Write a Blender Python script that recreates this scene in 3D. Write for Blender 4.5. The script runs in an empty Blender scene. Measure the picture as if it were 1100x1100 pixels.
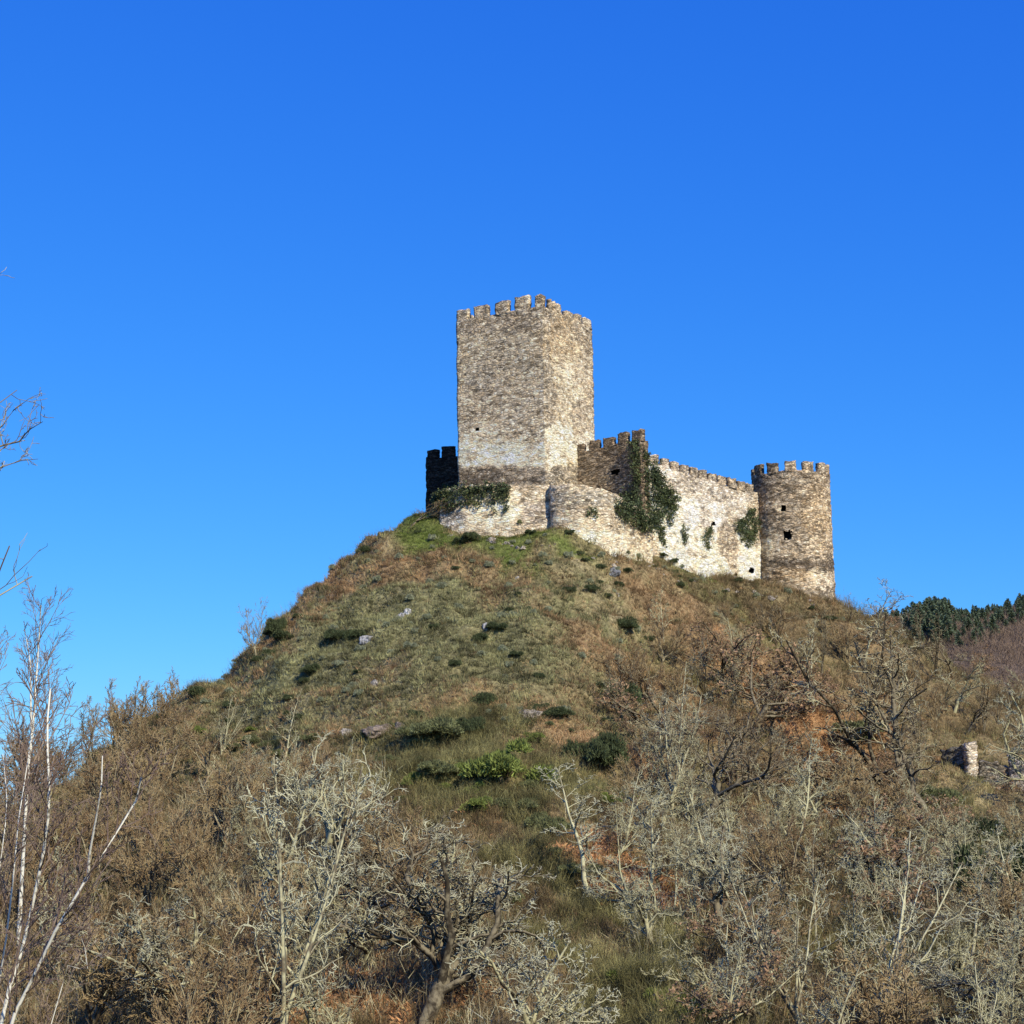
import bpy, math, random
import numpy as np
from mathutils import Vector, Matrix

R = math.radians
SC = bpy.context.scene
COL = SC.collection
rs = np.random.RandomState(7)

# ------------------------------------------------------------------ camera
F = 1800.0                       # focal length in photo pixels (1100 px frame)
PITCH = math.atan(300.0 / F)
ROLL = R(0.9)
_fw = np.array([0, math.cos(PITCH), math.sin(PITCH)])
_U = np.array([0, -math.sin(PITCH), math.cos(PITCH)])
_R = np.array([1.0, 0, 0])
CU = math.cos(ROLL) * _U + math.sin(ROLL) * _R
CR = math.cos(ROLL) * _R - math.sin(ROLL) * _U

def ray(px, py):
    return _fw + CR * ((px - 550) / F) + CU * ((550 - py) / F)

def P(px, py, Y):
    """the world point at depth Y that was measured at this spot of the photo"""
    d = ray(px, py)
    return d * (Y / d[1])

def proj(p):
    p = np.asarray(p, float)
    z = p @ _fw
    z = np.where(z < 0.1, 0.1, z)
    return np.stack([550 + F * (p @ CR) / z, 550 - F * (p @ CU) / z], -1)

cam = bpy.data.cameras.new('camera')
camo = bpy.data.objects.new('camera', cam)
COL.objects.link(camo)
cam.sensor_width = 36
cam.lens = 36 * F / 1100
cam.clip_start = 0.5
cam.clip_end = 20000
m = Matrix.Identity(4)
for i in range(3):
    m[i][0] = CR[i]; m[i][1] = CU[i]; m[i][2] = -_fw[i]
camo.matrix_world = m
SC.camera = camo

# ------------------------------------------------------------------ light
SUN_AZ = R(33)      # to the right of straight behind the camera
SUN_EL = R(33)
sd = np.array([math.sin(SUN_AZ) * math.cos(SUN_EL), -math.cos(SUN_AZ) * math.cos(SUN_EL), math.sin(SUN_EL)])
sl = bpy.data.lights.new('sun', 'SUN')
sl.energy = 5.0
sl.angle = R(0.5)
sl.color = (1.0, 0.92, 0.76)
so = bpy.data.objects.new('sun', sl)
COL.objects.link(so)
so.rotation_euler = Vector(-sd).to_track_quat('-Z', 'Y').to_euler()

w = bpy.data.worlds.new('World')
SC.world = w
w.use_nodes = True
nt = w.node_tree
bg = nt.nodes['Background']
sky = nt.nodes.new('ShaderNodeTexSky')
sky.sky_type = 'NISHITA'
sky.sun_disc = False
sky.sun_elevation = SUN_EL
sky.sun_rotation = math.atan2(sd[0], sd[1])
sky.altitude = 600
sky.air_density = 1.0
sky.dust_density = 0.15
sky.ozone_density = 3.0
# the deep saturated blue of the photo: a per-channel contrast curve on the physical sky
BGS = 0.13
sep = nt.nodes.new('ShaderNodeSeparateColor')
cmb = nt.nodes.new('ShaderNodeCombineColor')
nt.links.new(sky.outputs[0], sep.inputs[0])
for ch, (gain, gam) in enumerate(((0.26, 1.26), (0.59, 0.87), (1.10, 0.40))):
    a_ = nt.nodes.new('ShaderNodeMath'); a_.operation = 'MULTIPLY'; a_.inputs[1].default_value = BGS
    b_ = nt.nodes.new('ShaderNodeMath'); b_.operation = 'POWER'; b_.inputs[1].default_value = gam
    c_ = nt.nodes.new('ShaderNodeMath'); c_.operation = 'MULTIPLY'; c_.inputs[1].default_value = gain / BGS
    nt.links.new(sep.outputs[ch], a_.inputs[0]); nt.links.new(a_.outputs[0], b_.inputs[0])
    nt.links.new(b_.outputs[0], c_.inputs[0]); nt.links.new(c_.outputs[0], cmb.inputs[ch])
nt.links.new(cmb.outputs[0], bg.inputs['Color'])
bg.inputs['Strength'].default_value = BGS
SC.view_settings.view_transform = 'Standard'
SC.view_settings.look = 'None'
SC.view_settings.exposure = 0
SC.render.engine = 'CYCLES'
SC.cycles.max_bounces = 5
SC.cycles.transparent_max_bounces = 4

# ------------------------------------------------------------------ noise
def _h(ix, iy, iz, seed):
    n = (ix * 374761393 + iy * 668265263 + iz * 2147483647 + seed * 1274126177) & 0xFFFFFFFF
    n = ((n ^ (n >> 13)) * 1274126177) & 0xFFFFFFFF
    n = n ^ (n >> 16)
    return (n & 0xFFFFFF) / float(0xFFFFFF)

def vnoise(p, scale=1.0, seed=0):
    p = np.asarray(p, float) * scale
    if p.shape[-1] == 2:
        p = np.concatenate([p, np.zeros(p.shape[:-1] + (1,))], -1)
    i = np.floor(p).astype(np.int64)
    f = p - i
    f = f * f * (3 - 2 * f)
    out = 0
    for dx in (0, 1):
        wx = f[..., 0] if dx else 1 - f[..., 0]
        for dy in (0, 1):
            wy = f[..., 1] if dy else 1 - f[..., 1]
            for dz in (0, 1):
                wz = f[..., 2] if dz else 1 - f[..., 2]
                out = out + wx * wy * wz * _h(i[..., 0] + dx, i[..., 1] + dy, i[..., 2] + dz, seed)
    return out

def fbm(p, scale, seed, oct=4):
    a, t, o = 1.0, 0.0, 0
    for k in range(oct):
        o = o + a * vnoise(p, scale * 2 ** k, seed + k * 17)
        t += a
        a *= 0.55
    return o / t

def sstep(x, a, b):
    t = np.clip((x - a) / (b - a), 0, 1)
    return t * t * (3 - 2 * t)

# ------------------------------------------------------------------ terrain height
ctrl_px = [
    (440, 556, 167), (468, 570, 161), (500, 577, 159), (530, 579, 158), (590, 582, 157), (620, 594, 157), (660, 600, 159), (700, 604, 163),
    (740, 620, 168), (780, 632, 173), (830, 638, 175), (893, 648, 178), (850, 640, 176),
    (400, 578, 164), (350, 622, 159), (290, 680, 153), (230, 730, 148), (180, 765, 144), (100, 830, 138), (0, 880, 130), (-150, 930, 120),
    (940, 668, 181), (1000, 705, 184), (1060, 738, 186), (1120, 765, 186), (1250, 810, 186),
    (480, 620, 152), (550, 650, 146), (640, 660, 149), (400, 650, 149), (550, 750, 129), (550, 850, 112), (550, 950, 97), (550, 1050, 82), (550, 1150, 70),
    (450, 720, 134), (400, 800, 124), (300, 750, 138), (300, 850, 120), (300, 950, 100), (300, 1050, 84), (300, 1150, 70),
    (200, 820, 133), (100, 900, 116), (100, 1000, 92), (100, 1100, 76), (-50, 1000, 92),
    (700, 680, 155), (760, 700, 157), (680, 780, 134), (760, 800, 138), (750, 900, 114), (750, 1000, 93), (750, 1100, 76),
    (850, 720, 162), (950, 730, 168), (950, 800, 151), (950, 900, 122), (950, 1000, 96), (950, 1100, 77),
    (1080, 800, 165), (1080, 870, 142), (1100, 950, 112), (1100, 1050, 86), (1200, 1000, 96), (1200, 900, 130),
]
cp = [P(a, b, c) for a, b, c in ctrl_px]
cp += [np.array(v, float) for v in [
    (0, 0, -1.7), (10, 5, -2.2), (-10, 5, -2.2), (0, 20, -6), (20, 20, -6), (-20, 20, -6), (0, 40, -11), (30, 45, -11), (-30, 45, -11), (0, 58, -12.6),
    (-60, 60, -13), (60, 60, -12), (-70, 100, -12), (80, 100, -10), (0, -20, -1.5), (40, -10, -3), (-40, -10, -3),
    (0, 180, 27), (-6, 178, 26), (10, 190, 26), (25, 190, 22), (20, 215, 12), (-12, 190, 14), (-25, 180, -2), (-40, 170, -10), (-60, 150, -12), (0, 230, 0), (-30, 220, -10),
    (45, 215, 4), (70, 215, -2), (100, 190, 2), (100, 150, -3), (60, 250, -8), (-80, 220, -13), (100, 240, -10), (120, 100, -10), (0, 280, -12),
]]
cp = np.array(cp)

def _tps(r2):
    return 0.5 * r2 * np.log(r2 + 1e-9)

def _fit():
    n = len(cp)
    X = cp[:, :2] / 50.0
    r2 = ((X[:, None] - X[None]) ** 2).sum(-1)
    A = np.zeros((n + 3, n + 3))
    A[:n, :n] = _tps(r2) + np.eye(n) * 0.004
    A[:n, n] = 1
    A[:n, n + 1:] = X
    A[n, :n] = 1
    A[n + 1:, :n] = X.T
    b = np.zeros(n + 3)
    b[:n] = cp[:, 2]
    return np.linalg.solve(A, b)
_W = _fit()

GULLY = [((30.5, 153.0), (25.0, 131.0), 5.0, 3.8), ((11.5, 150), (10.5, 136), 1.6, 2.4), ((-26, 150), (-18, 120), 1.2, 3.0), ((-3, 150), (-1, 128), 0.9, 3.0)]
def terr_raw(x, y):
    sh = x.shape
    q = np.stack([x.ravel(), y.ravel()], -1) / 50.0
    out = np.zeros(len(q))
    n = len(cp)
    for k in range(n):
        out += _W[k] * _tps((q[:, 0] - cp[k, 0] / 50) ** 2 + (q[:, 1] - cp[k, 1] / 50) ** 2)
    out += _W[n] + q[:, 0] * _W[n + 1] + q[:, 1] * _W[n + 2]
    out = out.reshape(sh)
    d = np.hypot(x - 10, (y - 120) * 0.9)
    wgt = 1 - sstep(d, 95, 150)
    base = -13 - 6 * sstep(d, 200, 600)
    out = base + (out - base) * wgt
    p2 = np.stack([x, y], -1)
    rough = np.clip(1.6 - d / 150, 0, 1)
    for (ax_, ay_), (bx_, by_), dep, wd_ in GULLY:
        ux, uy = bx_ - ax_, by_ - ay_
        tt = np.clip(((x - ax_) * ux + (y - ay_) * uy) / (ux * ux + uy * uy), 0, 1)
        dist = np.hypot(x - ax_ - tt * ux, y - ay_ - tt * uy)
        out -= dep * np.exp(-(dist / wd_) ** 2) * rough
    out += (fbm(p2, 0.35, 19, 2) - 0.5) * 1.1 * rough
    out += 0.42 * np.sin(out * 2.0 + fbm(p2, 0.05, 71, 2) * 9) * rough * sstep(out, -8, 0)
    out += (fbm(p2, 0.12, 3, 3) - 0.5) * 2.1 * rough + (fbm(p2, 0.6, 9, 3) - 0.5) * 0.85 * rough
    return out

GX0, GX1, GY0, GY1, GS = -120.0, 150.0, -20.0, 290.0, 0.75
gx = np.arange(GX0, GX1 + GS, GS)
gy = np.arange(GY0, GY1 + GS, GS)
_gx, _gy = np.meshgrid(gx, gy, indexing='ij')
GZ = terr_raw(_gx, _gy)

def terr(x, y):
    fx = np.clip((np.asarray(x, float) - GX0) / GS, 0, len(gx) - 1.001)
    fy = np.clip((np.asarray(y, float) - GY0) / GS, 0, len(gy) - 1.001)
    i = fx.astype(int); j = fy.astype(int)
    a = fx - i; b = fy - j
    return (GZ[i, j] * (1 - a) * (1 - b) + GZ[i + 1, j] * a * (1 - b) + GZ[i, j + 1] * (1 - a) * b + GZ[i + 1, j + 1] * a * b)

def hit(px, py):
    d = ray(px, py)
    t = np.arange(15, 280, 0.25)
    X, Y, Z = d[0] * t, d[1] * t, d[2] * t
    below = Z < terr(X, Y)
    k = int(np.argmax(below)) if below.any() else int(np.argmin(np.abs(t - 160)))
    return np.array([X[k], Y[k], float(terr(X[k], Y[k]))])

def hidden(p, lift, tol):
    """true where the slope in front covers the point"""
    out = np.zeros(len(p), bool)
    q = p + np.array([0, 0, lift])
    for s in np.linspace(0.3, 0.97, 28):
        out |= terr(q[:, 0] * s, q[:, 1] * s) > q[:, 2] * s + tol
    return out

# ------------------------------------------------------------------ mesh helpers
def mk_mesh(name, V, faces, mat, col=None, smooth=False):
    """V (n,3); faces: list of int arrays (m,k); col (n,3) vertex colours"""
    me = bpy.data.meshes.new(name)
    V = np.ascontiguousarray(V, dtype=np.float32)
    me.vertices.add(len(V))
    me.vertices.foreach_set('co', V.ravel())
    loops = np.concatenate([np.asarray(f).ravel() for f in faces]).astype(np.int32)
    cnt = np.concatenate([np.full(len(f), np.asarray(f).shape[1], dtype=np.int32) for f in faces])
    st = np.concatenate([[0], np.cumsum(cnt)[:-1]]).astype(np.int32)
    me.loops.add(len(loops))
    me.loops.foreach_set('vertex_index', loops)
    me.polygons.add(len(cnt))
    me.polygons.foreach_set('loop_start', st)
    if smooth:
        me.polygons.foreach_set('use_smooth', np.ones(len(cnt), bool))
    if col is not None:
        a = me.color_attributes.new('Col', 'FLOAT_COLOR', 'POINT')
        c = np.ones((len(V), 4), np.float32)
        c[:, :3] = col
        a.data.foreach_set('color', c.ravel())
    me.update(calc_edges=True)
    me.validate()
    if mat:
        me.materials.append(mat)
    return me

def mk_obj(name, me, parent=None, loc=(0, 0, 0)):
    o = bpy.data.objects.new(name, me)
    COL.objects.link(o)
    o.parent = parent
    o.location = loc
    return o

def tag(o, label=None, cat=None, group=None, kind=None):
    if label: o['label'] = label
    if cat: o['category'] = cat
    if group: o['group'] = group
    if kind: o['kind'] = kind
    return o

def thing(name, loc, label, cat, group=None):
    o = mk_obj(name, None, None, tuple(float(v) for v in loc))
    return tag(o, label, cat, group)

# ------------------------------------------------------------------ materials
def new_mat(name):
    mt = bpy.data.materials.new(name)
    mt.use_nodes = True
    n = mt.node_tree.nodes
    b = n['Principled BSDF']
    b.inputs['Roughness'].default_value = 0.92
    b.inputs['Specular IOR Level'].default_value = 0.12
    return mt, n, mt.node_tree.links, b

def N(n, t, **kw):
    x = n.new(t)
    for k, v in kw.items():
        setattr(x, k, v)
    return x

def mat_attr(name, nscale=3.0, lo=0.6, hi=1.35, trans=0.0, bump=0.0, gain=(1, 1, 1)):
    mt, n, l, b = new_mat(name)
    a = N(n, 'ShaderNodeAttribute', attribute_name='Col')
    g = N(n, 'ShaderNodeNewGeometry')
    no = N(n, 'ShaderNodeTexNoise')
    no.inputs['Scale'].default_value = nscale
    no.inputs['Detail'].default_value = 3
    l.new(g.outputs['Position'], no.inputs['Vector'])
    mr = N(n, 'ShaderNodeMapRange')
    mr.inputs['From Min'].default_value = 0.3
    mr.inputs['From Max'].default_value = 0.7
    mr.inputs['To Min'].default_value = lo
    mr.inputs['To Max'].default_value = hi
    l.new(no.outputs['Fac'], mr.inputs['Value'])
    mu = N(n, 'ShaderNodeVectorMath', operation='SCALE')
    l.new(a.outputs['Color'], mu.inputs[0])
    l.new(mr.outputs[0], mu.inputs['Scale'])
    l.new(mu.outputs[0], b.inputs['Base Color'])
    if bump:
        bp = N(n, 'ShaderNodeBump')
        bp.inputs['Strength'].default_value = bump
        bp.inputs['Distance'].default_value = 0.2
        l.new(no.outputs['Fac'], bp.inputs['Height'])
        l.new(bp.outputs[0], b.inputs['Normal'])
    if trans:
        tr = N(n, 'ShaderNodeBsdfTranslucent')
        l.new(mu.outputs[0], tr.inputs['Color'])
        mx = N(n, 'ShaderNodeMixShader')
        mx.inputs[0].default_value = trans
        out = n['Material Output']
        l.new(b.outputs[0], mx.inputs[1])
        l.new(tr.outputs[0], mx.inputs[2])
        l.new(mx.outputs[0], out.inputs['Surface'])
    return mt

M_veg = mat_attr('dry_vegetation', 1.2, 0.75, 1.25, 0.15)
M_leaf = mat_attr('green_leaves', 2.5, 0.6, 1.4, 0.2)
M_rock = mat_attr('slate_rock', 4.0, 0.4, 1.5, 0, 1.0)
M_cone = mat_attr('conifer_needles', 0.6, 0.6, 1.4, 0.1)

def mat_ground():
    mt, n, l, b = new_mat('hillside_soil')
    a = N(n, 'ShaderNodeAttribute', attribute_name='Col')
    g = N(n, 'ShaderNodeNewGeometry')
    outs = []
    for s, lo, hi in ((0.5, 0.7, 1.3), (3.0, 0.5, 1.5), (14.0, 0.6, 1.4)):
        no = N(n, 'ShaderNodeTexNoise')
        no.inputs['Scale'].default_value = s
        no.inputs['Detail'].default_value = 4
        l.new(g.outputs['Position'], no.inputs['Vector'])
        mr = N(n, 'ShaderNodeMapRange')
        mr.inputs['From Min'].default_value = 0.3
        mr.inputs['From Max'].default_value = 0.7
        mr.inputs['To Min'].default_value = lo
        mr.inputs['To Max'].default_value = hi
        l.new(no.outputs['Fac'], mr.inputs['Value'])
        outs.append((no, mr))
    cur = a.outputs['Color']
    for no, mr in outs:
        mu = N(n, 'ShaderNodeVectorMath', operation='SCALE')
        l.new(cur, mu.inputs[0])
        l.new(mr.outputs[0], mu.inputs['Scale'])
        cur = mu.outputs[0]
    l.new(cur, b.inputs['Base Color'])
    bp = N(n, 'ShaderNodeBump')
    bp.inputs['Strength'].default_value = 1.0
    bp.inputs['Distance'].default_value = 0.4
    l.new(outs[1][0].outputs['Fac'], bp.inputs['Height'])
    l.new(bp.outputs[0], b.inputs['Normal'])
    return mt
M_ground = mat_ground()

def mat_bark(name, dark, pale, bias, nscale=6.0):
    """dark bark with underside shade painted in, pale lichen patches on the upper sides"""
    dark = (dark[0], dark[1] * 0.98, dark[2] * 0.86); pale = (pale[0], pale[1] * 0.99, pale[2] * 0.86)
    mt, n, l, b = new_mat(name)
    g = N(n, 'ShaderNodeNewGeometry')
    oi = N(n, 'ShaderNodeObjectInfo')
    no = N(n, 'ShaderNodeTexNoise')
    no.inputs['Scale'].default_value = nscale
    no.inputs['Detail'].default_value = 4
    l.new(g.outputs['Position'], no.inputs['Vector'])
    sx = N(n, 'ShaderNodeSeparateXYZ')
    l.new(g.outputs['Normal'], sx.inputs[0])
    ad = N(n, 'ShaderNodeMath', operation='MULTIPLY_ADD')
    ad.inputs[1].default_value = 0.16
    l.new(sx.outputs['Z'], ad.inputs[0])
    l.new(no.outputs['Fac'], ad.inputs[2])
    ad2 = N(n, 'ShaderNodeMath', operation='MULTIPLY_ADD')
    ad2.inputs[1].default_value = 0.20
    l.new(oi.outputs['Random'], ad2.inputs[0])
    l.new(ad.outputs[0], ad2.inputs[2])
    rp = N(n, 'ShaderNodeValToRGB')
    e = rp.color_ramp.elements
    e[0].position = bias - 0.10
    e[0].color = dark + (1,)
    e[1].position = bias + 0.10
    e[1].color = pale + (1,)
    l.new(ad2.outputs[0], rp.inputs[0])
    l.new(rp.outputs[0], b.inputs['Base Color'])
    return mt

M_oak = mat_bark('lichened_oak_bark', (0.06, 0.048, 0.036), (0.44, 0.41, 0.26), 0.60, 3)
M_oaktwig = mat_bark('lichened_twigs', (0.20, 0.15, 0.09), (0.56, 0.53, 0.34), 0.61, 1.4)
M_herotwig = mat_bark('thickly_lichened_twigs', (0.16, 0.13, 0.085), (0.54, 0.525, 0.385), 0.585, 1.3)
M_thin = mat_bark('pale_lichen_bark', (0.17, 0.14, 0.10), (0.52, 0.49, 0.33), 0.57, 2.2)
M_brown = mat_bark('brown_bark', (0.11, 0.082, 0.055), (0.34, 0.29, 0.19), 0.60, 3)
M_browntwig = mat_bark('brown_twigs', (0.23, 0.15, 0.085), (0.40, 0.30, 0.17), 0.62, 0.9)
M_birch = mat_bark('white_birch_bark', (0.10, 0.085, 0.07), (0.72, 0.69, 0.63), 0.43, 5)
M_birchtwig = mat_bark('birch_twigs', (0.17, 0.12, 0.105), (0.32, 0.24, 0.19), 0.64, 2)
M_mixtwig = mat_bark('sparse_lichen_twigs', (0.22, 0.165, 0.105), (0.50, 0.46, 0.30), 0.68, 1.2)
M_dark = mat_bark('dark_bark', (0.045, 0.036, 0.026), (0.22, 0.185, 0.13), 0.60, 3)

def mat_stone(name, sx=2.6, sz=6.2, lo=0.5, hi=1.5, joint=0.55, bumpd=0.08):
    """rubble schist: flat irregular stones with open joints; the vertex colour gives the weathering and some painted shade"""
    mt, n, l, b = new_mat(name)
    a = N(n, 'ShaderNodeAttribute', attribute_name='Col')
    g = N(n, 'ShaderNodeNewGeometry')
    # wobble the coordinates so courses are not ruled lines
    nw = N(n, 'ShaderNodeTexNoise')
    nw.inputs['Scale'].default_value = 0.9
    nw.inputs['Detail'].default_value = 3
    l.new(g.outputs['Position'], nw.inputs['Vector'])
    ml = N(n, 'ShaderNodeVectorMath', operation='MULTIPLY_ADD')
    ml.inputs[1].default_value = (0.7, 0.7, 0.55)
    l.new(nw.outputs['Color'], ml.inputs[0])
    l.new(g.outputs['Position'], ml.inputs[2])
    mp = N(n, 'ShaderNodeMapping')
    mp.inputs['Scale'].default_value = (sx, sx, sz)
    l.new(ml.outputs[0], mp.inputs['Vector'])
    v1 = N(n, 'ShaderNodeTexVoronoi')
    v1.inputs['Scale'].default_value = 1
    l.new(mp.outputs[0], v1.inputs['Vector'])
    v2 = N(n, 'ShaderNodeTexVoronoi', feature='DISTANCE_TO_EDGE')
    v2.inputs['Scale'].default_value = 1
    l.new(mp.outputs[0], v2.inputs['Vector'])
    # stone to stone tone
    sp = N(n, 'ShaderNodeSeparateColor')
    l.new(v1.outputs['Color'], sp.inputs[0])
    mr = N(n, 'ShaderNodeMapRange')
    mr.inputs['To Min'].default_value = lo
    mr.inputs['To Max'].default_value = hi
    l.new(sp.outputs[0], mr.inputs['Value'])
    jr = N(n, 'ShaderNodeMapRange')
    jr.inputs['From Min'].default_value = 0.02
    jr.inputs['From Max'].default_value = 0.16
    jr.inputs['To Min'].default_value = 1 - joint
    jr.inputs['To Max'].default_value = 1.0
    l.new(v2.outputs['Distance'], jr.inputs['Value'])
    nb = N(n, 'ShaderNodeTexNoise')
    nb.inputs['Scale'].default_value = 2.2
    nb.inputs['Detail'].default_value = 6
    nb.inputs['Roughness'].default_value = 0.7
    l.new(g.outputs['Position'], nb.inputs['Vector'])
    nr = N(n, 'ShaderNodeMapRange')
    nr.inputs['From Min'].default_value = 0.3
    nr.inputs['From Max'].default_value = 0.7
    nr.inputs['To Min'].default_value = 0.6
    nr.inputs['To Max'].default_value = 1.4
    l.new(nb.outputs['Fac'], nr.inputs['Value'])
    # where lime render is thick (bright weathering) it hides the stones and joints
    m0 = N(n, 'ShaderNodeMath', operation='MULTIPLY')
    l.new(mr.outputs[0], m0.inputs[0]); l.new(jr.outputs[0], m0.inputs[1])
    sl_ = N(n, 'ShaderNodeSeparateColor')
    l.new(a.outputs['Color'], sl_.inputs[0])
    lm = N(n, 'ShaderNodeMapRange')
    lm.inputs['From Min'].default_value = 0.45
    lm.inputs['From Max'].default_value = 0.85
    lm.inputs['To Min'].default_value = 0.0
    lm.inputs['To Max'].default_value = 0.6
    l.new(sl_.outputs[0], lm.inputs['Value'])
    m1 = N(n, 'ShaderNodeMix')
    l.new(lm.outputs[0], m1.inputs['Factor']); l.new(m0.outputs[0], m1.inputs['A'])
    m1.inputs['B'].default_value = 1.05
    # thin schist beds: long flat streaks
    ms = N(n, 'ShaderNodeMapping')
    ms.inputs['Scale'].default_value = (1.7, 1.7, 6.5)
    l.new(ml.outputs[0], ms.inputs['Vector'])
    ns = N(n, 'ShaderNodeTexNoise')
    ns.inputs['Scale'].default_value = 1.0
    ns.inputs['Detail'].default_value = 5
    ns.inputs['Roughness'].default_value = 0.65
    l.new(ms.outputs[0], ns.inputs['Vector'])
    sr = N(n, 'ShaderNodeMapRange')
    sr.inputs['From Min'].default_value = 0.32
    sr.inputs['From Max'].default_value = 0.68
    sr.inputs['To Min'].default_value = 0.45
    sr.inputs['To Max'].default_value = 1.6
    l.new(ns.outputs['Fac'], sr.inputs['Value'])
    ms2 = N(n, 'ShaderNodeMath', operation='MULTIPLY')
    l.new(sr.outputs[0], ms2.inputs[0]); l.new(nr.outputs[0], ms2.inputs[1])
    nr = ms2
    m2 = N(n, 'ShaderNodeMath', operation='MULTIPLY')
    l.new(m1.outputs[0], m2.inputs[0]); l.new(nr.outputs[0], m2.inputs[1])
    # tint per stone: some rusty, some grey
    tint = N(n, 'ShaderNodeMix', data_type='RGBA')
    tint.inputs['A'].default_value = (1.0, 0.98, 0.94, 1)
    tint.inputs['B'].default_value = (1.10, 0.95, 0.76, 1)
    l.new(sp.outputs[1], tint.inputs['Factor'])
    c1 = N(n, 'ShaderNodeMix', data_type='RGBA', blend_type='MULTIPLY')
    c1.inputs['Factor'].default_value = 1
    l.new(a.outputs['Color'], c1.inputs['A']); l.new(tint.outputs['Result'], c1.inputs['B'])
    c2 = N(n, 'ShaderNodeVectorMath', operation='SCALE')
    l.new(c1.outputs['Result'], c2.inputs[0]); l.new(m2.outputs[0], c2.inputs['Scale'])
    mn = N(n, 'ShaderNodeVectorMath', operation='MINIMUM')
    mn.inputs[1].default_value = (0.86, 0.84, 0.8)
    l.new(c2.outputs[0], mn.inputs[0])
    l.new(mn.outputs[0], b.inputs['Base Color'])
    hs = N(n, 'ShaderNodeMath', operation='MULTIPLY_ADD')
    l.new(jr.outputs[0], hs.inputs[0]); hs.inputs[1].default_value = 0.9
    l.new(sp.outputs[2], hs.inputs[2])
    bp = N(n, 'ShaderNodeBump')
    bp.inputs['Strength'].default_value = 0.9
    bp.inputs['Distance'].default_value = bumpd
    l.new(hs.outputs[0], bp.inputs['Height'])
    l.new(bp.outputs[0], b.inputs['Normal'])
    return mt
M_stone = mat_stone('rubble_stone')
M_hole, _n, _l, _b = new_mat('dark_interior')
_b.inputs['Base Color'].default_value = (0.02, 0.017, 0.014, 1)

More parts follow.
